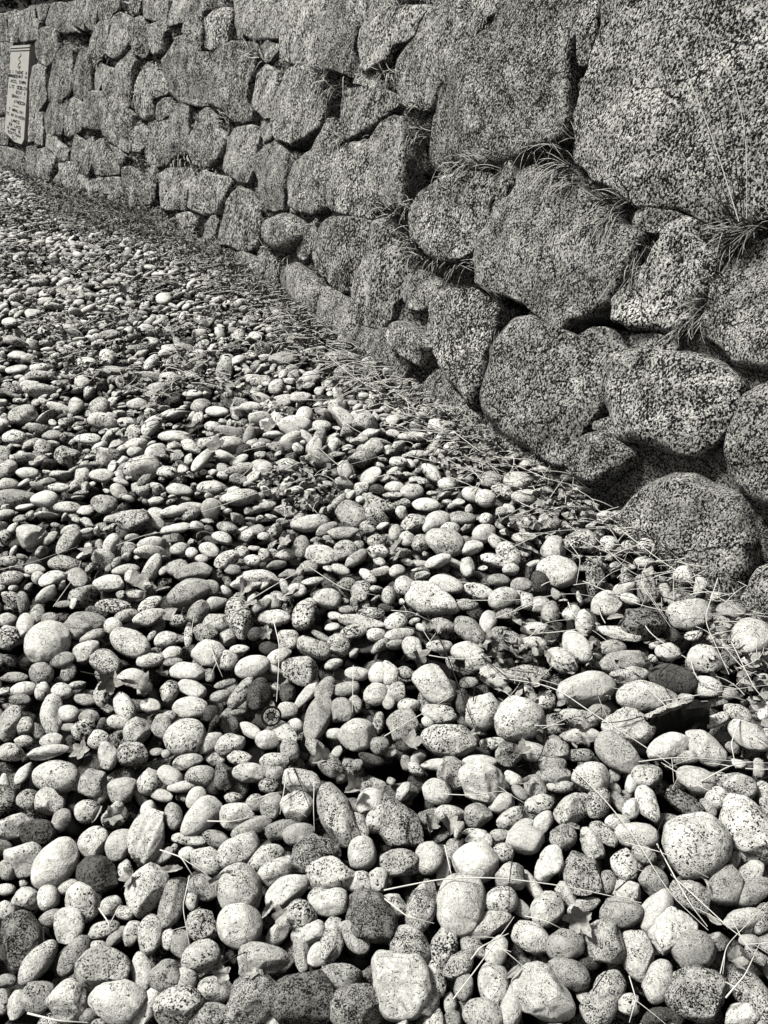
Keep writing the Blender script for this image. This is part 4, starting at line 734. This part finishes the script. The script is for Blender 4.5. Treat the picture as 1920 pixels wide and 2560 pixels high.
# tufts growing from the joints
tuft_used = defaultdict(int)
def tuft_label(u, v):
    pos = 'top ' if v < 200 else ('middle ' if v < 480 else 'lower ')
    side = 'left' if u < 500 else ('centre' if u < 1000 else ('right of centre' if u < 1450 else 'right'))
    return pos, side
TL = {}
tl = [list(map(float, e.split())) for e in TUFTS.split(';')]
for n_, (u_, v_, lp, dirn, sc) in enumerate(tl):
    r = np.random.default_rng(400 + n_); p0 = wall_pt(np.array([u_]), np.array([v_]))[0]; n = wn(np.array([p0[1]]), np.array([p0[2]]))[0]; dep_ = float((p0 - CAM) @ F_); m = dep_ / FPX
    st = Strands(); dk = Strands(); nbl = int(44 * sc) + 8
    for _ in range(nbl):
        du, dv = r.normal(0, lp * .22), r.normal(0, lp * .14); a = math.radians(dirn + r.normal(0, 55)); l = lp * m * r.uniform(.2, .85)
        st0 = wall_pt(np.array([u_ + du]), np.array([v_ + dv]))[0] - n * .015
        dvec = R_ * math.cos(a) + U_ * math.sin(a); dvec = dvec - n * (dvec @ n); dvec /= np.linalg.norm(dvec) + 1e-9
        s_ = np.linspace(0, 1, 8)[:, None]; side = np.cross(n, dvec) * r.normal(0, .35)
        pth = st0 + dvec * l * s_ + n * (.02 + .10 * sc * .6 * np.sqrt(s_) + 0 * s_) * r.uniform(.5, 1.3) + side * l * s_ ** 2 + np.array([0, 0, -1.]) * l * .35 * s_ ** 2 * r.uniform(0, 1.6)
        rd = r.uniform(.0011, .0019) * max(1, dep_ / 2.6); (st if _ % 9 < 4 else dk).add(pth, rd, rd * .35, 3)
    o = empty('grass_tuft', p0); st.build('dry_blades', M_straw, p0, o); dk.build('dark_blades', M_twig, p0, o); pos, side = tuft_label(u_, v_); TL[n_] = (pos, side)
    rank = sorted([q_ for q_ in range(len(tl)) if tuft_label(tl[q_][0], tl[q_][1]) == (pos, side)], key=lambda q_: tl[q_][0]).index(n_)
    ORD2 = ['leftmost', 'second from left', 'third from left', 'fourth from left', 'fifth from left', 'sixth from left', 'seventh from left', 'eighth from left', 'ninth from left', 'tenth from left', 'eleventh from left', 'twelfth from left', 'thirteenth from left', 'fourteenth from left', 'fifteenth from left']
    tag(o, '%s dry grass tuft in the %swall joints, %s' % (ORD2[rank], pos, side if side != 'centre' else 'at centre'), 'grass tuft', 'dry grass tufts growing from the wall joints')
# dark roots and moss in the deepest joints: one mass
rt = Strands()
for (ua, va, ub, vb, nn) in [(985, 520, 1090, 640, 260), (1090, 640, 1270, 760, 320), (1270, 770, 1230, 900, 240), (1050, 260, 1060, 480, 260), (1170, 400, 1330, 400, 120), (820, 220, 850, 330, 90), (1870, 560, 1790, 760, 200), (1550, 690, 1620, 590, 90), (1180, 100, 1300, 30, 70), (700, 640, 640, 560, 60)]:
    for _ in range(nn):
        t_ = sr.random(); p0 = wall_pt(np.array([ua + (ub - ua) * t_ + sr.normal(0, 12)]), np.array([va + (vb - va) * t_ + sr.normal(0, 12)]))[0]; n = wn(np.array([p0[1]]), np.array([p0[2]]))[0]
        d_ = sr.normal(0, 1, 3); d_ -= n * (d_ @ n) * .6; d_ /= np.linalg.norm(d_); l = sr.uniform(.02, .08); s_ = np.linspace(0, 1, 5)[:, None]
        rt.add(p0 + n * .01 + d_ * l * s_ + n * .03 * s_ + [0, 0, -.02] * s_ ** 2, .0022, .001, 3)
tag(rt.build('roots_in_the_joints', M_twig), kind='stuff')
# tall bare stems leaning up against the wall at the right
ST2 = ['1890,570 1830,380 1760,210 1730,100', '1895,560 1850,330 1820,180 1800,90', '1880,575 1800,420 1760,300 1725,200', '1900,570 1880,400 1850,250 1790,120', '1905,560 1905,380 1880,240 1830,130', '1870,570 1790,470 1740,400 1690,330', '1885,580 1840,470 1810,330 1770,180', '1910,590 1900,450 1915,330 1890,200', '1700,770 1690,690 1700,600', '1725,760 1735,680 1720,610', '1745,740 1760,660 1780,620', '380,445 430,380 480,345']
for n_, e in enumerate(ST2):
    if n_ == 11: e = '193,490 215,430 240,370 243,350'
    P = np.array([[float(c) for c in q_.split(',')] for q_ in e.split()]); Q = spline(P, 20); W3 = wall_pt(Q[:, 0], Q[:, 1]); nn = wn(W3[:, 1], W3[:, 2]); W3 = W3 + nn * (.10 + .015 * math.sin(n_))
    st = Strands(); st.add(W3, .0016 if n_ < 11 else .006, .0007 if n_ < 11 else .003, 4)
    for k_ in range(6):
        i0 = sr.integers(6, 18); d_ = sr.normal(0, 1, 3); d_[2] = abs(d_[2]); d_ -= nn[i0] * (d_ @ nn[i0]); d_ /= np.linalg.norm(d_)
        if n_ < 11: st.add([W3[i0] + d_ * .04 * s_ for s_ in np.linspace(0, 1, 4)], .0009, .0005, 3)
    o = st.build('tall_stem', M_straw if n_ == 11 or n_ % 4 == 0 else M_twig, origin=W3[0])
    lab = 'pale bare stalk leaning on the far wall right of the plaque' if n_ == 11 else '%s bare dry stem rising against the wall at the far right' % ['first', 'second', 'third', 'fourth', 'fifth', 'sixth', 'seventh', 'eighth', 'ninth', 'tenth', 'eleventh'][[int(x) for x in np.argsort(np.argsort([float(z.split(' ')[-1].split(',')[0]) for z in ST2[:11]]))][n_]] if n_ < 11 else None
    if n_ == 11: lab = 'pale bare stalk leaning on the far wall right of the plaque'
    else: lab = lab.replace(' bare', ' from left, bare')
    tag(o, lab, 'stem', 'bare stems against the wall')
# weeds along the foot of the far wall
wd = Strands(); wdd = Strands(); LV, LF, ln = [], [], 0
for _ in range(4200):
    y = 4.6 + 7 * sr.random() ** .9; wgt = math.exp(-((y - 7.6) / 1.6) ** 2); x = wx(y, 0) - abs(sr.normal(0, .10 + .34 * wgt)) + .02
    if sr.random() > .35 + .65 * wgt: continue
    h = sr.uniform(.02, .07 + .26 * wgt * sr.random() + .06 * wgt); d_ = sr.normal(0, .6, 2); s_ = np.linspace(0, 1, 5)[:, None]
    pth = np.array([x, y, .02]) + np.array([d_[0] * h, d_[1] * h, h]) * s_ + np.array([d_[0], d_[1], -1]) * h * .4 * s_ ** 2
    pth[:, 0] = np.minimum(pth[:, 0], wx(pth[:, 1], pth[:, 2]) - .01); rd = sr.uniform(.0015, .003); (wd if sr.random() < .55 else wdd).add(pth, rd, rd * .4, 3)
tag(wd.build('dry_weeds', M_straw), kind='stuff'); tag(wdd.build('dark_weeds', M_twig), kind='stuff')
for _ in range(5200):
    y = 4.4 + 7.2 * sr.random() ** .9; wgt = math.exp(-((y - 7.6) / 1.7) ** 2)
    if sr.random() > .25 + .75 * wgt: continue
    p = np.array([wx(y, 0) - abs(sr.normal(0, .10 + .36 * wgt)), y, sr.uniform(.02, .06 + .12 * wgt)]); p[0] = min(p[0], wx(y, p[2]) - .02)
    a_ = sr.normal(size=3); a_ /= np.linalg.norm(a_); b_ = np.cross(a_, sr.normal(size=3)); b_ /= np.linalg.norm(b_); s = sr.uniform(.012, .032); c_ = np.cross(a_, b_) * .25
    LV.append(np.array([p - a_ * s, p + b_ * s * .45 + c_ * s, p + a_ * s, p - b_ * s * .45 + c_ * s])); LF.append(np.array([[0, 1, 2], [0, 2, 3]]) + ln); ln += 4
tag(mesh_np('dead_weed_leaves', np.vstack(LV), np.vstack(LF), M_leaf, smooth=False), kind='stuff')
# scrub on the bank above the wall
LV, LF, ln = [], [], 0
for _ in range(9000):
    y = sr.uniform(8, 22); o_ = .25 + 3 * sr.random() ** 1.5; p = np.array([wx(y, ZT) + NH[0] * o_, y + NH[1] * o_, np.interp(o_, off, bz) + sr.uniform(0, .28)])
    a_ = sr.normal(size=3); a_ /= np.linalg.norm(a_); b_ = np.cross(a_, sr.normal(size=3)); b_ /= np.linalg.norm(b_); s = sr.uniform(.03, .08)
    LV.append(np.array([p - a_ * s, p + b_ * s * .4, p + a_ * s, p - b_ * s * .4])); LF.append(np.array([[0, 1, 2], [0, 2, 3]]) + ln); ln += 4
tag(mesh_np('bank_undergrowth', np.vstack(LV), np.vstack(LF), M_scrub, smooth=False), kind='stuff')

# dead leaves, one by one
def leaf_mesh(r, size):
    lob = r.integers(0, 3); th = np.linspace(0, 6.283, 61)[:-1]; t_ = th - math.pi / 2
    if lob: 
        amp = np.interp((th * 5 / 6.283 + .75) % 5, np.arange(6), [*(a5 := r.uniform(.6, 1.1, 5)), a5[0]])
        rad = .5 + amp * .42 * (1 - np.abs(((th * 5 / 6.283 + .25) % 1) * 2 - 1)) ** .9 + .09 * (((th * 19 / 6.283) % 1) - .5)
    else: rad = .36 / np.sqrt(np.cos(th) ** 2 + (.36 * np.sin(th)) ** 2) * (1 + .22 * ((th * 13 / 6.283) % 1 - .5)) * .95
    V = [np.zeros(3)]; F = []; K = 7
    for k in range(1, K + 1): V += [[q_ * math.cos(t_) * k / K, q_ * math.sin(t_) * k / K, 0] for q_, t_ in zip(rad, th)]
    V = np.array(V); n = 60
    for a in range(n): F.append([0, 1 + a, 1 + (a + 1) % n])
    for k in range(K - 1):
        for a in range(n):
            p, q_ = 1 + k * n + a, 1 + k * n + (a + 1) % n; F += [[p, p + n, q_ + n], [p, q_ + n, q_]]
    V[:, 2] = r.choice([.3, .7, 1.2]) * np.abs(V[:, 0]) ** 1.3 + .5 * V[:, 1] ** 2 * r.normal(.2, .9) - .06 * np.exp(-(V[:, 0] / .06) ** 2) + waves(V, r, 9, 3, 16, .13)
    m0 = len(V); st = tube([[0, -.9 * 1, .0], [.04, -1.2, .05], [.12, -1.5, .02]], .02, .012, 4)
    return V * size, np.array(F), st[0] * size, st[1]
for ck, txt in LEAVES.items():
    x0, y0 = CROPS[ck]
    for e in txt.split(';'):
        a, b, s = map(float, e.split()); u_, v_ = x0 + a / SC, y0 + b / SC; r = np.random.default_rng(int(a * 7 + b)); p = ground_pt(np.array([u_]), np.array([v_]), .058)[0]; m = float((p - CAM) @ F_) / FPX
        V, F, V2, F2 = leaf_mesh(r, s / SC * m * 1.0)
        Mr = np.array(Matrix.Rotation(r.uniform(0, 6.28), 3, 'Z') @ Matrix.Rotation(r.normal(.25, .35), 3, 'X') @ Matrix.Rotation(r.normal(0, .35), 3, 'Y'))
        lf = empty('dead_leaf', p); tag(lf, uniq('dead crumpled leaf lying ' + where(u_, v_)), 'leaf', 'dead leaves caught among the pebbles')
        o = mesh_np('blade', V @ Mr.T + p, F, M_leaf, None, lf, True, origin=p); o2 = mesh_np('stalk', V2 @ Mr.T + p, F2, M_twig, None, lf, True, origin=p)
# small round perforated disc lying among the pebbles
u_, v_ = 1172 / SC, 1280 + 882 / SC; p = ground_pt(np.array([u_]), np.array([v_]), .06)[0]; dsc = empty('perforated_disc', p)
tag(dsc, 'small dark round disc with a ring of pale holes lying among the pebbles', 'disc')
def torus(R, r0, z=0, n=40, k=8):
    V = []; F = []
    for a in range(n):
        for b in range(k): A, B = a / n * 6.283, b / k * 6.283; V.append([(R + r0 * math.cos(B)) * math.cos(A), (R + r0 * math.cos(B)) * math.sin(A), z + r0 * math.sin(B)])
    for a in range(n):
        for b in range(k): F.append([a * k + b, ((a + 1) % n) * k + b, ((a + 1) % n) * k + (b + 1) % k, a * k + (b + 1) % k])
    return np.array(V), np.array(F)
Rt = np.array(Matrix.Rotation(.5, 3, 'X')); RD = 40 / SC * float((p - CAM) @ F_) / FPX
for nm, R, r0, mt in (('rim', RD, RD * .12, M_ink), ('hub_ring', RD * .45, RD * .1, M_ink), ('middle_ring', RD * .78, RD * .05, M_leaf)):
    V, F = torus(R, r0); mesh_np(nm, V @ Rt.T + p, F, mt, None, dsc, True, origin=p)
V, F = [], []; 
for a in range(8):
    A = a / 8 * 6.283; Vt, Ft = torus(RD * .12, RD * .05, .002, 14, 5); Vt = Vt + [RD * .62 * math.cos(A), RD * .62 * math.sin(A), 0]; V.append(Vt); F.append(Ft + 70 * a)
mesh_np('hole_rings', np.vstack(V) @ Rt.T + p, np.vstack(F), M_leaf, None, dsc, True, origin=p)
# dark broken slab propped over a hollow; its shadowed face is painted black
def flat_poly(pts, z): 
    a = np.array(pts, float); return ground_pt(960 + a[:, 0] / SC, 1280 + a[:, 1] / SC, z)
slab = empty('broken_slab', flat_poly([[1260, 870]], .05)[0]); tag(slab, 'dark broken slab with shade-black face and pale top edge beside the long flat loaf cobble', 'slab')
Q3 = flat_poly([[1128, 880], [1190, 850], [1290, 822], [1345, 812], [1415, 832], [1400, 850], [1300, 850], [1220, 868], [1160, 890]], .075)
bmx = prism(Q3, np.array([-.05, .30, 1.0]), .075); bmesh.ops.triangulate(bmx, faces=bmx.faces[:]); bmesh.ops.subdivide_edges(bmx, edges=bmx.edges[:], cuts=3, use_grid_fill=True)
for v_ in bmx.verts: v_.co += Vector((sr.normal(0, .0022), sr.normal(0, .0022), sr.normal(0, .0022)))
bm_obj('block', bmx, M_shaded_slab, slab)
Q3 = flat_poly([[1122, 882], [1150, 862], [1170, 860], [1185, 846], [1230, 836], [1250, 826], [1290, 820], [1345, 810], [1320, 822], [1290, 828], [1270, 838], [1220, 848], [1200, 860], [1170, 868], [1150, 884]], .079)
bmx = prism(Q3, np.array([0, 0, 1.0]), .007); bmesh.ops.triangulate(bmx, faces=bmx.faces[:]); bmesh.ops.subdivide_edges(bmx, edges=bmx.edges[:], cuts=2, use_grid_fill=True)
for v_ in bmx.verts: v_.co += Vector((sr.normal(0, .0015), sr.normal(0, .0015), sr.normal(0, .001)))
bm_obj('pale_edge', bmx, M_pale, slab)
